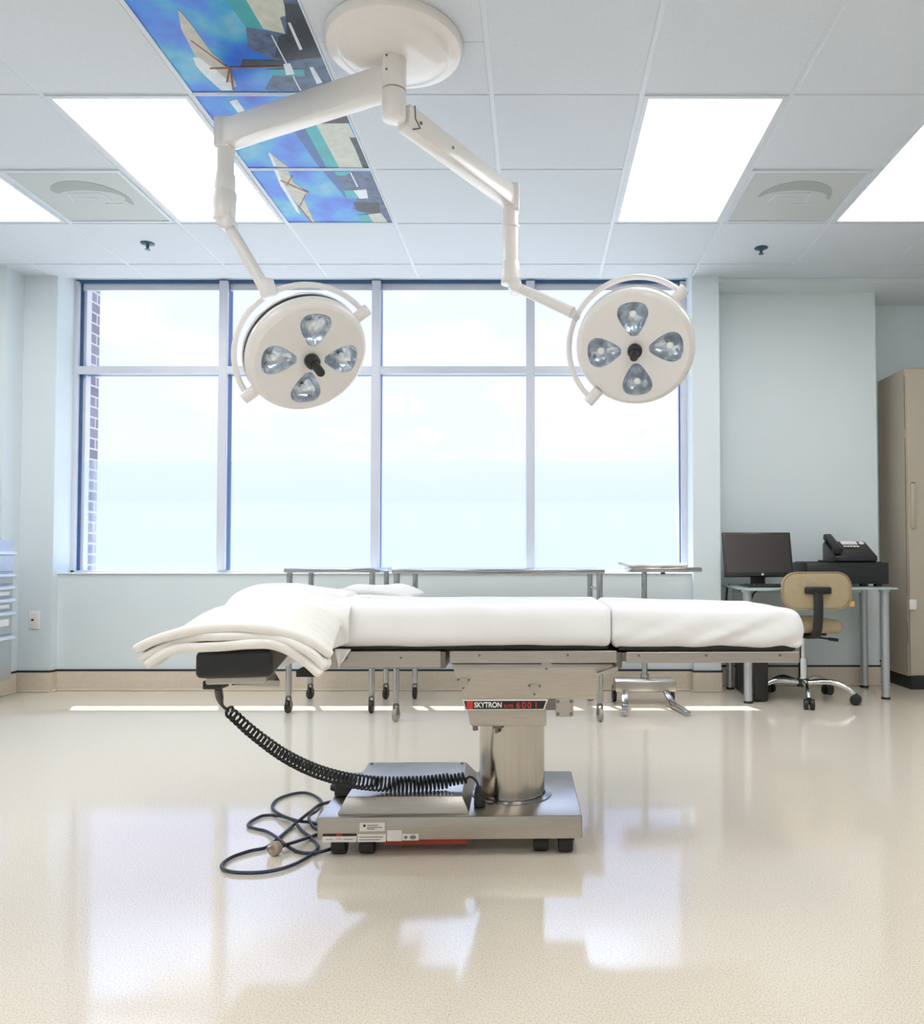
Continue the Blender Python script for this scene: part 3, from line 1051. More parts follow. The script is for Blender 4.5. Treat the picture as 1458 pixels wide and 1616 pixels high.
def warp_leg(p):
    p = p.copy()
    q = p.copy()
    t = max(0, min(1, (q.x - .22) / .57))
    p.z -= .012 * t * (1 if q.z > .66 else .0)
    if q.z > .66:
        p.z += .004 * nz(q, 5, 7)
    else:
        p.z += .006 * nz(V((q.x, 0, 0)), 8, 5)
    if q.y < 2.44:                       # slanting folds towards the foot end
        s_ = (q.x - .22) * 1.0 - (q.z - .6) * 2.1
        fold = math.sin(s_ * 38) * .5 + math.sin(s_ * 61 + 1) * .3
        amp = .011 * (.35 + t) * (1 - abs((q.z - .655) / .06) ** 2 * .7 if abs(q.z - .655) < .06 else .3)
        p.y -= fold * amp
        if q.x < .32:
            p.y += .004 * math.sin((q.z - .6) * 90) * (1 - (q.x - .22) / .1)
    if q.x > .74 and q.z < .70:
        p.x += .006 * math.sin(q.y * 45) + .004
        p.z -= .010 * max(0, (q.x - .74) / .05) * (1 if q.y < 2.45 else .4)
    return p


def soft(o, lv=1):
    m = o.modifiers.new('Subdivision', 'SUBSURF')
    m.levels = m.render_levels = lv
    return o


o = MB().rbox(-.655, .221, 2.352, 2.868, .616, .741, .042, .025, warp_main, None, .012).build('bed_sheet', M['sheet'], angle=80, origin=TC)
on_table(soft(tag(o, 'white sheet fitted over the long middle cushion of the operating table', 'sheet', 'sheets on the operating table')))
o = MB().rbox(.219, .795, 2.350, 2.868, .611, .739, .042, .018, warp_leg, .012, None).build('bed_sheet', M['sheet'], angle=80, origin=TC)
on_table(soft(tag(o, 'white sheet with slanting folds over the right foot end of the operating table', 'sheet', 'sheets on the operating table')))


# ---- towel over the head section
def warp_head(p):
    q = p.copy()
    if q.z > .68:
        f = max(0, min(1, (q.y - 2.36) / .40))
        f = f * f * (3 - 2 * f)
        x = (q.x + 1.0) / .40
        p = V((q.x, q.y, q.z + .088 * f * (1 - max(0, (x - .45)) * .75) - .006 + .006 * nz(q, 9, 2)))
        if x < .2:
            p.z -= .02 * (1 - x / .2) ** 2
    p.x += .008 * nz(q, 8, 9)
    return p


o = MB().rbox(-1.005, -.62, 2.355, 2.87, .655, .708, .024, .022, warp_head).build('folded_towel', M['towelw'], angle=80, origin=TC)
on_table(soft(tag(o, 'puffy white folded towel heaped on the head end of the operating table', 'towel', 'towels on the operating table')))


# ---- stacked folded towel over an arm board
def drape(mt, hw_l, hw_r, flat, kl, kr, zc, y0, y1, layers, seed, lift=None):
    mb = MB()
    for (t0, t1, el, er, ef) in layers:
        ths = t1 - t0

        def wp(p, t0=t0, seed=seed):
            s, y, h = p.x, p.y, p.z
            X, Z, n = 0.0, 0.0, 24
            sg = 1 if s > 0 else -1
            kk = kr if s > 0 else kl
            th = 0
            ds = abs(s) / n
            for i in range(n):
                a_ = (i + .5) * ds
                th = kk * max(0, min(1, (a_ - flat) / .10))
                X += math.cos(th) * ds
                Z -= math.sin(th) * ds
            th *= sg
            w_ = .007 * nz(V((s * 1.0, y * .6, t0 * 4)), 11, seed) + .003 * math.sin(s * 38 + y * 9 + t0 * 40) + .0032 * nz(V((s, y, t0 * 40)), 18, seed + 5)
            hh = h + w_ * (1 if abs(s) > .05 else .4)
            q = V((sg * X + math.sin(th) * hh, y + .020 * nz(V((s, t0 * 50, 0)), 10, seed + 3), zc + Z + math.cos(th) * hh))
            if lift:
                q.z += lift(q.y)
            return mt @ q
        mb.rbox(-hw_l + el, hw_r - er, y0 + ef, y1, t0, t1, ths * .48, .018, wp)
    return mb


def lf(y):
    return .012 * max(0, min(1, (y - .15) / .4))


mb = drape(am, .176, .188, .060, .62, .92, .692, -.012, .70,
           [(.000, .020, .004, .0, .0), (.0185, .035, .0, .006, .006), (.033, .053, .004, .018, .010)], 2, lf)
# the rolled fold at the right front corner
rl = [am @ V((.170 + .006 * math.sin(i * .9), -.008 + i * .03, .655 + .004 * math.sin(i * 1.7))) for i in range(9)]
mb.tube(rl, [.010, .016, .018, .019, .018, .017, .016, .013, .006], 12)
o = mb.build('folded_towel', M['towel'], angle=80, origin=TC)
on_table(soft(tag(o, 'thick cream folded towel draped over the arm board nearest the camera', 'towel', 'towels on the operating table')))
mb = drape(am2, .175, .165, .06, .42, .60, .692, .06, .52,
           [(.0, .022, .0, .0, .0), (.022, .046, .012, .01, .008)], 6, lambda y: .03)
o = mb.build('folded_towel', M['towelw'], angle=80, origin=TC)
on_table(soft(tag(o, 'white folded towel on the far arm board, behind the long sheet', 'towel', 'towels on the operating table')))


# ---- draped sheet hanging down at the head end
def hang(u, v):
    x = -.87 + u * .325
    drop = .205 - .115 * u if u < 1 else .09
    top = .34
    L = top + drop
    s = v * L
    zt = .722 + (.012 if u < .5 else .012)
    if s < top - .03:
        y = 2.335 + top - s
        z = zt + .012 * (1 - s / top) + .006 * nz(V((x, y, 0)), 7, 4)
    else:
        a_ = min(1, (s - top + .03) / .05) * PI / 2
        y = 2.335 + .03 - .03 * math.sin(a_) - .004
        z = zt - .03 * (1 - math.cos(a_))
        if s > top + .02:
            z -= s - top - .02
        y += .012 * math.sin(x * 55 + z * 12) * min(1, max(0, (s - top) / .08)) * .6 - .006 * min(1, max(0, (s - top) / .1))
    return V((x, y, z))


o = MB().grid(hang, 26, 40).build('draped_sheet', M['towelw'], angle=80, origin=TC, recalc=False)
sm = o.modifiers.new('Solidify', 'SOLIDIFY')
sm.thickness = .004
on_table(soft(tag(o, 'white cloth hanging in a point over the near edge of the table head', 'cloth')))
tipm = MB().grid(lambda u, v: V((-.592 + .05 * u * (1 - v * .75) + .012 * v, 2.348 + .004 * math.sin(u * 5), .615 - v * (.055 - .015 * u))), 8, 8)
o = tipm.build('hanging_corner', M['towelw'], recalc=False, angle=80)
o.parent = bpy.data.objects['draped_sheet']
o.location = o.location - TC
sm = o.modifiers.new('Solidify', 'SOLIDIFY')
sm.thickness = .004

# ---- hand control cord (coiled) from the arm board to the base
hc = thing('hand_control_cord', at(362, 1120, 1.85), 'coiled black control cord running from the arm board down to the table base', 'cord')
cl = at(340, 1080, 1.72)
MB().box(cl.x - .020, cl.x + .020, 1.70, 1.745, cl.z - .008, cl.z + .010, .002, 1).cyl(cl + V((.006, 0, .008)), cl + V((.008, .01, .03)), .010, n=12).build('clamp', M['blackpl'], hc)
q1, q2 = at(350, 1112, 1.80), at(360, 1122, 1.85)
MB().tube(catmull([cl + V((.006, 0, -.006)), at(346, 1098, 1.76), q1, q2], 6), [.0085] * 7 + [.0085 - .0009 * i for i in range(6)] + [.0034] * 6, 10).build('strain_relief', M['black'], hc)
ctrl = catmull([at(360, 1121, 1.85), at(400, 1157, 1.97), at(450, 1193, 2.10), at(500, 1217, 2.24), at(550, 1231, 2.36), at(600, 1237, 2.43), at(660, 1236.5, 2.45), at(700, 1233, 2.46), at(735, 1227, 2.47)], 40)
cum = [0]
for i in range(1, len(ctrl)):
    cum.append(cum[-1] + math.hypot(ctrl[i].x / ctrl[i].y - ctrl[i - 1].x / ctrl[i - 1].y, (ctrl[i].z - EYE) / ctrl[i].y - (ctrl[i - 1].z - EYE) / ctrl[i - 1].y))
Lc = cum[-1]


def along(s):
    import bisect
    i = min(max(bisect.bisect_left(cum, s), 1), len(cum) - 1)
    t = (s - cum[i - 1]) / (cum[i] - cum[i - 1])
    return ctrl[i - 1].lerp(ctrl[i], t), (ctrl[i] - ctrl[i - 1]).normalized()


pts = []
turns, seg = 62, 12
for i in range(turns * seg + 1):
    f_ = i / (turns * seg)
    g_ = f_ ** .92
    p, t_ = along(g_ * Lc)
    rr = .011 + .010 * min(1, f_ * 1.5)
    if f_ > .93:
        rr *= .75
    s_ = t_.cross(V((0, 0, 1))).normalized()
    u_ = s_.cross(t_)
    a = 2 * PI * i / seg
    pts.append(p + rr * (math.cos(a) * s_ * .9 + math.sin(a) * u_))
MB().tube(pts, .0035, 6).build('coil', M['black'], hc)
pe = pts[-1]
pt_, pb_ = at(755, 1243, 2.47), at(757, 1278, 2.47)
pb_.z = .122
MB().tube(catmull([pe, at(742, 1226, 2.47), at(751, 1232, 2.47), pt_ + V((0, 0, .004))], 6), .0036, 8).build('lead', M['black'], hc)
MB().cyl(pt_ + V((0, 0, .006)), pt_ + V((0, 0, -.018)), .008, .013, n=16).cyl(pt_ + V((0, 0, -.016)), pb_ + V((0, 0, .018)), .014, .016, n=16).cyl(pb_ + V((0, 0, .018)), pb_, .018, .018, n=16, bev=.002).build('plug', M['blackpl'], hc)

# ---- power cord on the floor
zs = lambda zx, zy, z=.007: onz(330 + zx / 4.703, 1070 + zy / 4.703, z)
pc = thing('power_cord', zs(500, 1200, 0), 'dark power cord lying in loops on the floor beside the table base', 'cord')
c0 = at(536, 1262, 2.62)
path = [c0, at(520, 1266, 2.60), at(503, 1271, 2.55), zs(742, 1000, .05), zs(640, 1080, .012), zs(560, 1150), zs(490, 1208), zs(440, 1248), zs(400, 1266), zs(300, 1285), zs(160, 1335), zs(92, 1395), zs(160, 1438),
        zs(350, 1445), zs(520, 1420), zs(660, 1370), zs(770, 1300), zs(805, 1250), zs(760, 1190), zs(680, 1125, .010), zs(620, 1055, .012), zs(510, 1022), zs(400, 1022), zs(310, 1065), zs(292, 1100),
        zs(350, 1120), zs(430, 1140), zs(510, 1190, .014), zs(570, 1240, .012), zs(650, 1285), zs(740, 1300), zs(860, 1282, .012), zs(960, 1230), zs(940, 1130), zs(770, 1075), zs(660, 1060, .018), zs(540, 1020, .016), zs(470, 965),
        zs(500, 905), zs(610, 862), zs(720, 852), zs(810, 890), zs(835, 935), zs(800, 985, .018), zs(740, 1030, .02), zs(770, 1100), zs(830, 1145), zs(770, 1172), zs(660, 1210, .016), zs(570, 1238, .018), zs(528, 1255, .016)]
MB().tube(catmull(path, 8), .0052, 8).build('cord', M['cord'], pc)
e_ = zs(528, 1255, .016)
f_ = zs(470, 1268, .022)
MB().cyl(e_, e_.lerp(f_, .35), .009, .016, n=16).cyl(e_.lerp(f_, .35), f_, .020, .021, n=20, bev=.003).build('plug', M['plug'], pc)
pr_ = MB()
dr = (f_ - e_).normalized()
sdv = dr.cross(V((0, 0, 1))).normalized()
for k_ in (-.007, .007):
    pr_.bar(f_ + sdv * k_, f_ + sdv * k_ + dr * .018, .002, .006)
pr_.cyl(f_ + V((0, 0, .008)), f_ + V((0, 0, .008)) + dr * .02, .0025, n=8)
pr_.build('prong', M['chrome'], pc)
cn = MB().box(-.640, -.592, 2.56, 2.64, .121, .170, .004, 1).cyl((-.64, 2.60, .14), (-.66, 2.6, .14), .016, .010, n=14)
cn.build('connector', M['blackpl'], pc)


# ================================================================== INSTRUMENT TABLES
def caster_mb(x, y, r, yaw=0):
    d = V((math.cos(yaw), math.sin(yaw), 0))
    w_ = MB().cyl(V((x, y, r)) - d * .010, V((x, y, r)) + d * .010, r, n=20, bev=.003)
    k_ = MB()
    for s in (-1, 1):
        k_.bar(V((x, y, r)) + d * .014 * s, V((x, y, r * 2 + .02)) + d * .012 * s, .004, .022, 0, (d.y, -d.x, 0))
    k_.cyl((x, y, r * 2 + .014), (x, y, r * 2 + .034), .014, n=12)
    return w_, k_


def instrument_table(label, x0, x1, y0, y1, legs, wheel):
    t = thing('instrument_table', ((x0 + x1) / 2, (y0 + y1) / 2, 0), label, 'table', 'steel instrument tables under the window')
    MB().box(x0, x1, y0, y1, .792, .817, .004, 2).build('tabletop', M['steelt'], t)
    for (x, y), wm in zip(legs, wheel):
        lg = MB().cyl((x, y, .10), (x, y, .793), .017, n=18).build('leg', M['steelt'], t)
        a, b = caster_mb(x, y, .036, random.uniform(-.3, .3))
        a.build('wheel', wm, lg)
        b.build('caster_fork', M['bolt'], lg)
    bar_ = MB().cyl((legs[0][0], legs[0][1], .70), (legs[1][0], legs[1][1], .70), .008, n=10).cyl((legs[2][0], legs[2][1], .70), (legs[3][0], legs[3][1], .70), .008, n=10)
    bar_.build('side_brace', M['steelt'], t)
    return t


M['greywheel'] = mat('grey_wheel', (.36, .34, .30), .5)
instrument_table('short steel instrument table on casters, left of the pair under the window', -1.425, -.905, 4.52, 5.03,
                 ((-1.398, 4.545), (-1.400, 4.99), (-.928, 4.545), (-.93, 4.99)), [M['black']] * 4)
instrument_table('long steel instrument table on casters, standing behind the middle of the operating table', -.772, .372, 4.285, 5.03,
                 ((-.748, 4.31), (-.75, 4.99), (.345, 4.31), (.34, 4.99)), [M['greywheel'], M['black'], M['greywheel'], M['black']])

# ---- mayo stand
ms = thing('mayo_stand', (.66, 4.85, 0), 'steel tray stand with a single post, behind the foot of the operating table', 'tray stand')
MB().box(.476, .839, 4.78, 4.93, .075, .145, .012, 2).build('base', M['steel'], ms)
MB().cyl((.662, 4.87, .14), (.662, 4.87, .80), .017, n=20).cyl((.662, 4.87, .143), (.662, 4.87, .175), .026, n=20).build('post', M['steelt'], ms)
MB().box(.560, .985, 4.72, 5.02, .792, .820, .006, 2).build('tray', M['steelt'], ms)
MB().cyl((.765, 4.80, .792), (.765, 4.80, .776), .014, n=14).build('knob', M['bolt'], ms)
for (xa, xb) in ((.535, .490), (.775, .845)):
    lg = MB().bar((xa, 4.80, .085), (xa + (xb - xa) * .3, 4.66, .030), .034, .022, .004).bar((xa + (xb - xa) * .28, 4.67, .028), (xb, 4.44, .016), .034, .022, .004)
    lg.build('leg', M['steelt'], ms)
for x, y in ((.480, 4.90), (.832, 4.90)):
    a, b = caster_mb(x, y, .034, .1)
    w_ = a.build('wheel', M['black'], ms)
    b.build('caster_fork', M['bolt'], w_)


def wt(p):
    p = p.copy()
    if p.x < .58:
        p.z += .35 * (.58 - p.x) ** 1.2
    p.z += .004 * nz(p, 14, 3)
    return p


o = MB().rbox(.512, .905, 4.73, 4.98, .822, .842, .009, .02, wt).build('folded_towel', M['towelw'], angle=80)
soft(tag(o, 'flat white folded towel lying on the tray stand', 'towel'))

# ================================================================== DESK CORNER
dk = thing('computer_desk', (1.75, 5.1, 0), 'glass topped computer desk with silver tube legs against the recessed wall', 'desk')
poly = [(1.272, 5.47), (1.250, 4.92)]
poly += [(1.33 - .08 * math.cos(a), 4.82 - .08 * math.sin(a)) for a in (0, .4, .8, 1.2, 1.57)]
poly += [(1.42, 4.755), (1.50, 4.80), (1.58, 4.87), (1.66, 4.905), (1.76, 4.915), (2.215, 4.915)]
poly += [(2.215 + .02 * math.sin(a), 4.935 - .02 * math.cos(a)) for a in (.5, 1.0, 1.57)] + [(2.235, 5.47)]
MB().prism(poly, .680, .692, .003).build('glass_top', M['glassd'], dk)
for x, y in ((1.285, 4.85), (1.30, 5.36), (2.175, 4.985), (2.225, 5.43)):
    lg = MB().cyl((x, y, .012), (x, y, .668), .025, n=24).build('leg', M['silver'], dk)
    MB().cyl((x, y, 0), (x, y, .014), .027, n=24).build('foot', M['black'], lg)
    MB().cyl((x, y, .667), (x, y, .680), .035, n=20).build('mount_disc', M['silver'], lg)
MB().box(1.32, 2.2, 5.40, 5.42, .64, .678).build('rear_beam', M['silver'], dk)

mo = thing('computer_monitor', (1.45, 5.2, .692), 'black flat computer monitor on the left of the glass desk', 'monitor')
tm = Matrix.Translation((1.448, 5.165, .756)) @ Matrix.Rotation(math.radians(-14), 4, 'X')
MB().box(-.222, .222, 0, .032, 0, .296, .004, 2, tm).build('case', M['blackpl'], mo)
MB().box(-.208, .208, -.0012, .002, .026, .284, 0, 2, tm).build('screen', M['screen'], mo)
MB().cyl(tm @ V((.02, .0, .013)), tm @ V((.02, -.0025, .013)), .008, n=14).build('badge', M['sticker'], mo)
MB().bar((1.448, 5.21, .70), (1.448, 5.21, .84), .09, .03, .004, (0, 1, 0)).box(1.35, 1.55, 5.12, 5.30, .692, .702, .003, 1).build('stand', M['blackpl'], mo)
kb = thing('keyboard', (1.42, 5.0, .692), 'black keyboard lying flat in front of the monitor', 'keyboard')
MB().box(1.315, 1.62, 4.94, 5.08, .692, .708, .004, 1).build('case', M['blackpl'], kb)
ks = MB()
for r_ in range(5):
    for c_ in range(14):
        ks.box(1.323 + c_ * .0208, 1.341 + c_ * .0208, 4.95 + r_ * .0245, 4.971 + r_ * .0245, .706, .712, .002, 1)
o = ks.build('keys', M['black'], kb)
tw = thing('computer_tower', (1.37, 5.1, 0), 'dark computer tower standing on the floor under the desk', 'computer')
MB().box(1.325, 1.415, 4.88, 5.33, .01, .38, .005, 2).build('case', M['blackpl'], tw)
MB().box(1.328, 1.412, 4.866, 4.882, .016, .374, .005, 2).build('front_panel', M['black'], tw)
o = MB().tube(catmull([(1.30, 5.36, .70), (1.27, 5.30, .66), (1.25, 5.25, .55), (1.26, 5.30, .4), (1.30, 5.40, .2)], 6), .005, 8)
tag(o.build('monitor_cable', M['black']), 'black cable drooping behind the left end of the desk', 'cable')
o = MB().tube(catmull([(1.42, 5.10, .672), (1.38, 5.08, .64), (1.365, 5.10, .55), (1.39, 5.16, .42)], 6), .006, 8)
tag(o.build('keyboard_cable', M['black']), 'black cable loop hanging under the glass desk near the monitor', 'cable')

pn = thing('printer', (1.99, 5.22, .692), 'wide black printer on the right of the glass desk', 'printer')
MB().box(1.732, 2.256, 5.10, 5.44, .708, .845, .006, 2).build('case', M['blackpl'], pn)
MB().box(1.80, 2.19, 5.094, 5.11, .722, .762, .003, 1).build('paper_tray', M['black'], pn)
MB().box(1.76, 2.22, 5.12, 5.42, .845, .851, .002, 1).build('lid', M['black'], pn)
f_ = MB()
for x in (1.80, 2.11, 2.20):
    f_.box(x - .02, x + .02, 5.12, 5.16, .692, .708)
f_.build('foot', M['black'], pn)

ph = thing('desk_telephone', (2.05, 5.22, .851), 'black desk telephone with a handset on its left, on the printer', 'telephone')
wd = MB().prism([(5.10, .856), (5.10, .885), (5.30, .985), (5.33, .97), (5.33, .851), (5.12, .851)], 1.915, 2.185, .006, Matrix(((0, 0, 1, 0), (1, 0, 0, 0), (0, 1, 0, 0), (0, 0, 0, 1))))
wd.build('body', M['blackpl'], ph)
sl2 = math.atan2(.1, .2)
hm = Matrix.Translation((1.935, 5.10, .900)) @ Matrix.Rotation(sl2, 4, 'X')
MB().box(-.024, .024, .0, .225, .012, .040, .010, 3, hm).box(-.027, .027, .0, .06, -.004, .03, .008, 2, hm).box(-.027, .027, .165, .235, -.004, .034, .008, 2, hm).build('handset', M['black'], ph)
km = Matrix.Translation((0, 5.10, .886)) @ Matrix.Rotation(sl2, 4, 'X')
MB().box(2.01, 2.115, .125, .205, .001, .006, .001, 1, km).build('display', M['ink'], ph)
MB().box(2.01, 2.115, .165, .205, .004, .008, .001, 1, km).build('paper_strip', M['white'], ph)
b_ = MB()
for i in range(5):
    b_.box(2.012 + i * .021, 2.026 + i * .021, .120, .134, .003, .010, .002, 1, km)
b_.build('button', M['sticker'], ph)
MB().lathe([(.018, .003), (.017, .006), (.001, .007)], 18, km @ Matrix.Translation((2.148, .185, 0))).build('speaker_button', M['white'], ph)
MB().tube(catmull([(1.93, 5.10, .875), (1.89, 5.08, .857), (1.86, 5.12, .856), (1.84, 5.2, .856)], 6), .005, 8).build('handset_cord', M['black'], ph)

# ---- chair
ch = thing('office_chair', (1.645, 4.94, 0), 'tan vinyl office chair on chrome star base, its back to the operating table', 'chair')


def wb(p):
    p = p.copy()
    p.y += .16 * (p.x - 1.656) ** 2 * -1 * -1.0
    return p


bk = MB().rbox(1.452, 1.862, 4.70, 4.755, .570, .792, .027, .03)


def chair_back():
    out = MB()

    def prof(z):
        return 1
    n_ = 40
    for sgn in (0,):
        pts_f = []
    ctl = []
    hw, hh, rc = .205, .112, .085
    for cx_, cz_, a0 in ((1, 1, 0), (-1, 1, 90), (-1, -1, 180), (1, -1, 270)):
        for i in range(7):
            a = math.radians(a0 + i * 15)
            ctl.append((1.656 + cx_ * (hw - rc) + rc * math.cos(a), .681 + cz_ * (hh - rc) + rc * math.sin(a)))
    m_ = Matrix(((1, 0, 0, 0), (0, 0, -1, 0), (0, 1, 0, 0), (0, 0, 0, 1)))
    b = bmesh.new()
    rings = [(.55, 0), (.90, .002), (.97, .008), (1.0, .022), (1.0, .034), (.96, .052), (.85, .060)]
    vr = []
    for s, d in rings:
        vr.append([b.verts.new((1.656 + (x - 1.656) * (1 - (1 - s) * .6), 4.700 + d, .681 + (z - .681) * s)) for x, z in ctl])
    for i in range(len(vr) - 1):
        for j in range(len(ctl)):
            b.faces.new([vr[i][j], vr[i][(j + 1) % len(ctl)], vr[i + 1][(j + 1) % len(ctl)], vr[i + 1][j]])
    b.faces.new(vr[0])
    b.faces.new(vr[-1])
    out.join(b)
    edge = [V((x, 4.722, z)) for x, z in ctl]
    return out, edge


bk.bm.free()
bk, edge = chair_back()
bko = soft(bk.build('backrest', M['tan'], ch, angle=60), 1)
MB().tube([V((1.656 + (p.x - 1.656) * .985, 4.7055, .681 + (p.z - .681) * .975)) for p in edge + edge[:2]], .004, 8).build('piping', M['tand'], bko)
MB().rbox(1.435, 1.835, 4.755, 5.17, .425, .505, .036, .04).build('seat', M['tan'], ch, angle=60)
MB().box(1.52, 1.76, 4.84, 5.08, .405, .428, .004, 1).build('seat_pan', M['blackpl'], ch)
sp = MB()
path = catmull([(1.656, 4.690, .690), (1.656, 4.682, .62), (1.652, 4.678, .52), (1.648, 4.690, .445), (1.645, 4.74, .408), (1.645, 4.90, .398)], 6)
for a_, b_ in zip(path[:-1], path[1:]):
    sp.bar(a_, b_ + (b_ - a_) * .15, .052, .020, .003, (0, 1, .3))
sp.build('back_support', M['blackpl'], ch)
MB().rbox(1.578, 1.734, 4.676, 4.700, .664, .706, .011, .03).build('back_bracket', M['black'], ch)
MB().cyl((1.645, 4.94, .10), (1.645, 4.94, .26), .027, n=20).cyl((1.645, 4.94, .25), (1.645, 4.94, .40), .017, n=20).build('gas_lift', M['chrome'], ch)
MB().cyl((1.66, 4.90, .398), (1.80, 4.80, .385), .006, n=10).cyl((1.765, 4.825, .388), (1.81, 4.793, .384), .010, n=10).build('height_lever', M['black'], ch)
MB().cyl((1.645, 4.94, .085), (1.645, 4.94, .135), .038, n=20, bev=.004).build('hub', M['blackpl'], ch)
for k_ in range(5):
    a = math.radians(258 + 72 * k_)
    d = V((math.cos(a), math.sin(a), 0))
    c_ = V((1.645, 4.94, 0))
    lg = MB().tube(catmull([c_ + d * .03 + V((0, 0, .112)), c_ + d * .16 + V((0, 0, .125)), c_ + d * .26 + V((0, 0, .095)), c_ + d * .30 + V((0, 0, .062))], 5), [.018] * 6 + [.017 - .0005 * i for i in range(10)], 12)
    lg = lg.build('leg', M['chrome'], ch)
    q = c_ + d * .305
    sdv = V((-d.y, d.x, 0))
    cs = MB()
    for s in (-1, 1):
        cs.cyl(q + sdv * (.005 * s) + V((0, 0, .031)), q + sdv * (.030 * s) + V((0, 0, .031)), .031, n=20, bev=.005)
    cs.cyl(q + V((0, 0, .03)), q + V((0, 0, .068)), .011, n=12)
    cs.build('caster', M['black'], lg)
MB().box(1.848, 1.880, 4.712, 4.716, .590, .620, .001, 1).build('tag', M['tag'], ch)

# ---- cabinet in the alcove
cb = thing('storage_cabinet', (2.8, 5.52, 0), 'tall beige metal storage cabinet in the alcove at the right edge', 'cabinet')
MB().box(2.485, 3.15, 5.345, 5.76, .085, 2.155, .005, 1).build('body', M['cab'], cb)
MB().box(2.495, 3.14, 5.335, 5.74, 0, .087).build('plinth', M['black'], cb)
for x0, x1 in ((2.490, 2.815), (2.820, 3.145)):
    d = MB().box(x0, x1, 5.322, 5.345, .095, 2.145, .004, 1).build('door', M['cab'], cb)
    hx = x0 + .012 if x0 < 2.6 else x1 - .042
    MB().box(hx, hx + .030, 5.310, 5.323, 1.07, 1.38, .006, 2).build('handle', M['cab'], d)
    MB().box(hx + .002, hx + .028, 5.307, 5.311, 1.372, 1.378).build('handle_edge', M['bolt'], d)
MB().box(2.480, 2.530, 5.305, 5.323, .53, .60, .008, 2).build('latch', M['white'], cb)
for z0, z1 in ((1.74, 2.10), (.62, 1.68), (.30, .45)):
    MB().box(2.4835, 2.4855, 5.347, 5.352, z0, z1).build('seam', M['bolt'], cb)

# ---- drawer cart at the left wall
ca = thing('supply_cart', (-3.45, 4.6, 0), 'grey steel drawer cart on casters at the left edge of the photo', 'cart')
CX, CY0, CY1 = -3.20, 4.30, 4.90
MB().box(-3.72, CX, CY0, CY1, .135, .985, .006, 2).build('body', M['cart'], ca)
lv = [.925, .790, .715, .638, .560, .412, .150]
for i in range(6):
    z1, z0 = lv[i] - .006, lv[i + 1] + .004
    d = MB().box(CX, CX + .012, CY0 + .02, CY1 - .02, z0, z1, .003, 1).build('drawer', M['cart'], ca)
    MB().prism([(CX + .010, z1), (CX + .032, z1 - .012), (CX + .032, z1 - .022), (CX + .012, z1 - .030)], CY0 + .015, CY1 - .012, .002,
               Matrix(((1, 0, 0, 0), (0, 0, 1, 0), (0, 1, 0, 0), (0, 0, 0, 1)))).build('handle', M['lip'], d)
    if i in (2, 3, 4):
        MB().box(CX + .0115, CX + .0135, CY1 - .18, CY1 - .055, z0 + .010 if i < 4 else z0 + .05, z0 + .030 if i < 4 else z0 + .09, 0).build('drawer_label', M['white'], d)
for x, y in ((-3.25, 4.80), (-3.25, 4.36), (-3.67, 4.80), (-3.67, 4.36)):
    a, b = caster_mb(x, y, .050, .2)
    w_ = a.build('caster', M['black'], ca)
    b.build('caster_fork', M['steelt'], w_)

# ================================================================== LIGHT
W = bpy.data.worlds.new('World')
bpy.context.scene.world = W
W.use_nodes = True
nt = W.node_tree
nt.nodes.clear()
tc = nn(nt, 'ShaderNodeTexCoord')
sp = nn(nt, 'ShaderNodeSeparateXYZ')
nt.links.new(tc.outputs['Generated'], sp.inputs[0])
gr = nn(nt, 'ShaderNodeValToRGB')
e = gr.color_ramp.elements
e[0].position, e[0].color = .44, (1.9, 1.95, 2.0, 1)
e[1].position, e[1].color = .80, (2.1, 2.8, 4.1, 1)
for ps, c_ in ((.474, (.9, 1.0, 1.3, 1)), (.490, (.65, .73, 1.0, 1)), (.56, (.78, .81, 1.2, 1)), (.67, (.75, .81, 1.35, 1)), (.72, (1.7, 2.3, 3.4, 1))):
    n_ = e.new(ps)
    n_.color = c_
mr = nn(nt, 'ShaderNodeMapRange')
mr.inputs['From Min'].default_value, mr.inputs['From Max'].default_value = -1, 1
nt.links.new(sp.outputs['Z'], mr.inputs['Value'])
nt.links.new(mr.outputs[0], gr.inputs['Fac'])
mp = nn(nt, 'ShaderNodeMapping')
mp.inputs['Scale'].default_value = (1, 1, 2.6)
nt.links.new(tc.outputs['Generated'], mp.inputs[0])
cn_ = nn(nt, 'ShaderNodeTexNoise', Scale=4.2, Detail=7.0, Roughness=.55)
nt.links.new(mp.outputs[0], cn_.inputs['Vector'])
cr = nn(nt, 'ShaderNodeValToRGB')
cr.color_ramp.elements[0].position, cr.color_ramp.elements[1].position = .47, .62
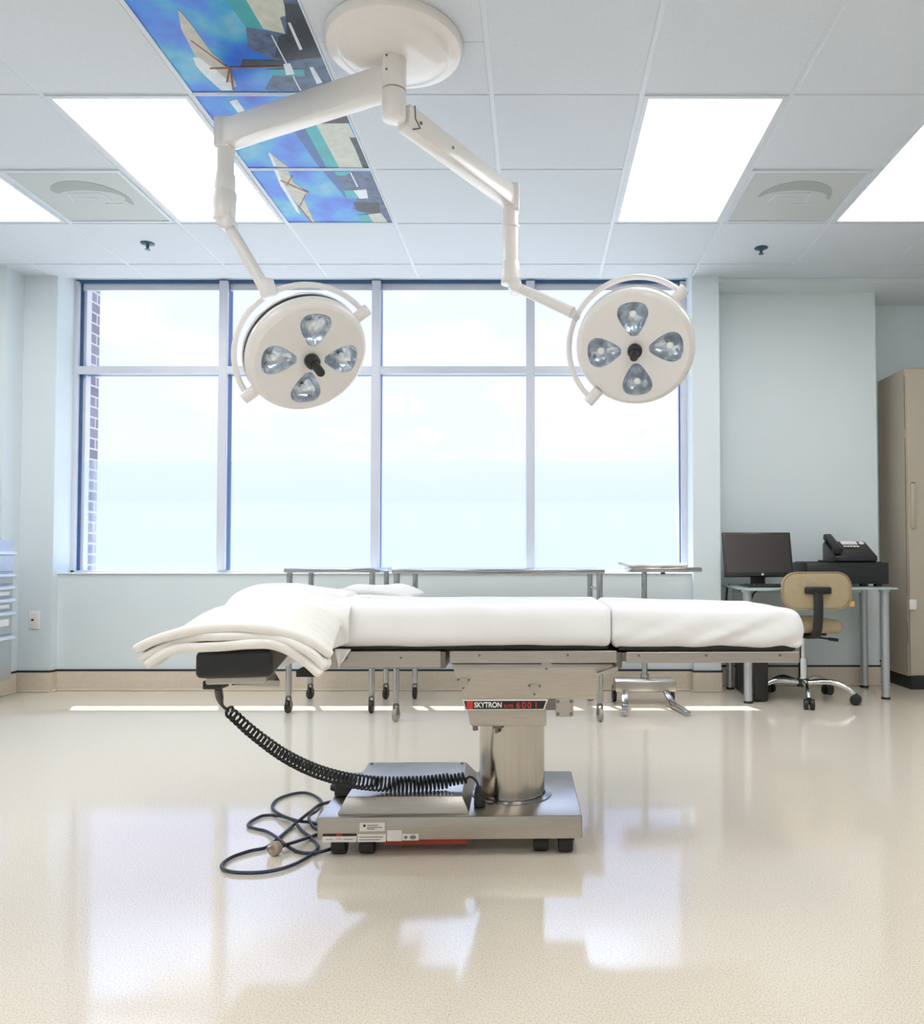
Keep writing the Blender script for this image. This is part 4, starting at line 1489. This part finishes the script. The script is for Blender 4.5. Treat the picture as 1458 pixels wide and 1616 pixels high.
nt.links.new(cn_.outputs['Fac'], cr.inputs['Fac'])
up_ = nn(nt, 'ShaderNodeMapRange')
up_.inputs['From Min'].default_value, up_.inputs['From Max'].default_value = .10, .15
nt.links.new(sp.outputs['Z'], up_.inputs['Value'])
mu = nn(nt, 'ShaderNodeMath', operation='MULTIPLY')
nt.links.new(cr.outputs['Color'], mu.inputs[0])
nt.links.new(up_.outputs[0], mu.inputs[1])
mixc = nn(nt, 'ShaderNodeMixRGB')
nt.links.new(mu.outputs[0], mixc.inputs['Fac'])
nt.links.new(gr.outputs['Color'], mixc.inputs['Color1'])
mixc.inputs['Color2'].default_value = (.90, .92, 1.25, 1)
bg = nn(nt, 'ShaderNodeBackground', Strength=1.15)
nt.links.new(mixc.outputs[0], bg.inputs['Color'])
wo = nn(nt, 'ShaderNodeOutputWorld')
nt.links.new(bg.outputs[0], wo.inputs[0])

sun = bpy.data.lights.new('sun', 'SUN')
sun.energy, sun.angle, sun.color = 17.0, math.radians(.6), (1, .96, .9)
so = bpy.data.objects.new('sun', sun)
C.objects.link(so)
sdir = V((.30, -.70, -1.0)).normalized()          # the way sunlight travels
so.rotation_euler = sdir.to_track_quat('-Z', 'Y').to_euler()
so.location = (0, 8, 6)

# ================================================================== CAMERA
cam = bpy.data.cameras.new('camera')
cam.sensor_fit, cam.sensor_width, cam.lens = 'HORIZONTAL', 36, 36 * F / 1458
cam.shift_x, cam.shift_y = -(PX - 729) / 1458, (PY - 808) / 1458
cam.clip_start = .05
co = bpy.data.objects.new('camera', cam)
C.objects.link(co)
co.location = (0, 0, EYE)
co.rotation_euler = (PI / 2 + PITCH, 0, 0)
S = bpy.context.scene
S.camera = co
S.view_settings.view_transform = 'Standard'
S.view_settings.look = 'None'
S.view_settings.exposure = 0.2
S.view_settings.gamma = 1
S.view_settings.use_curve_mapping = False
S.cycles.use_denoising = True
S.cycles.max_bounces = 10
S.cycles.diffuse_bounces = 6
S.cycles.glossy_bounces = 5
S.cycles.transparent_max_bounces = 16
S.cycles.sample_clamp_indirect = 6
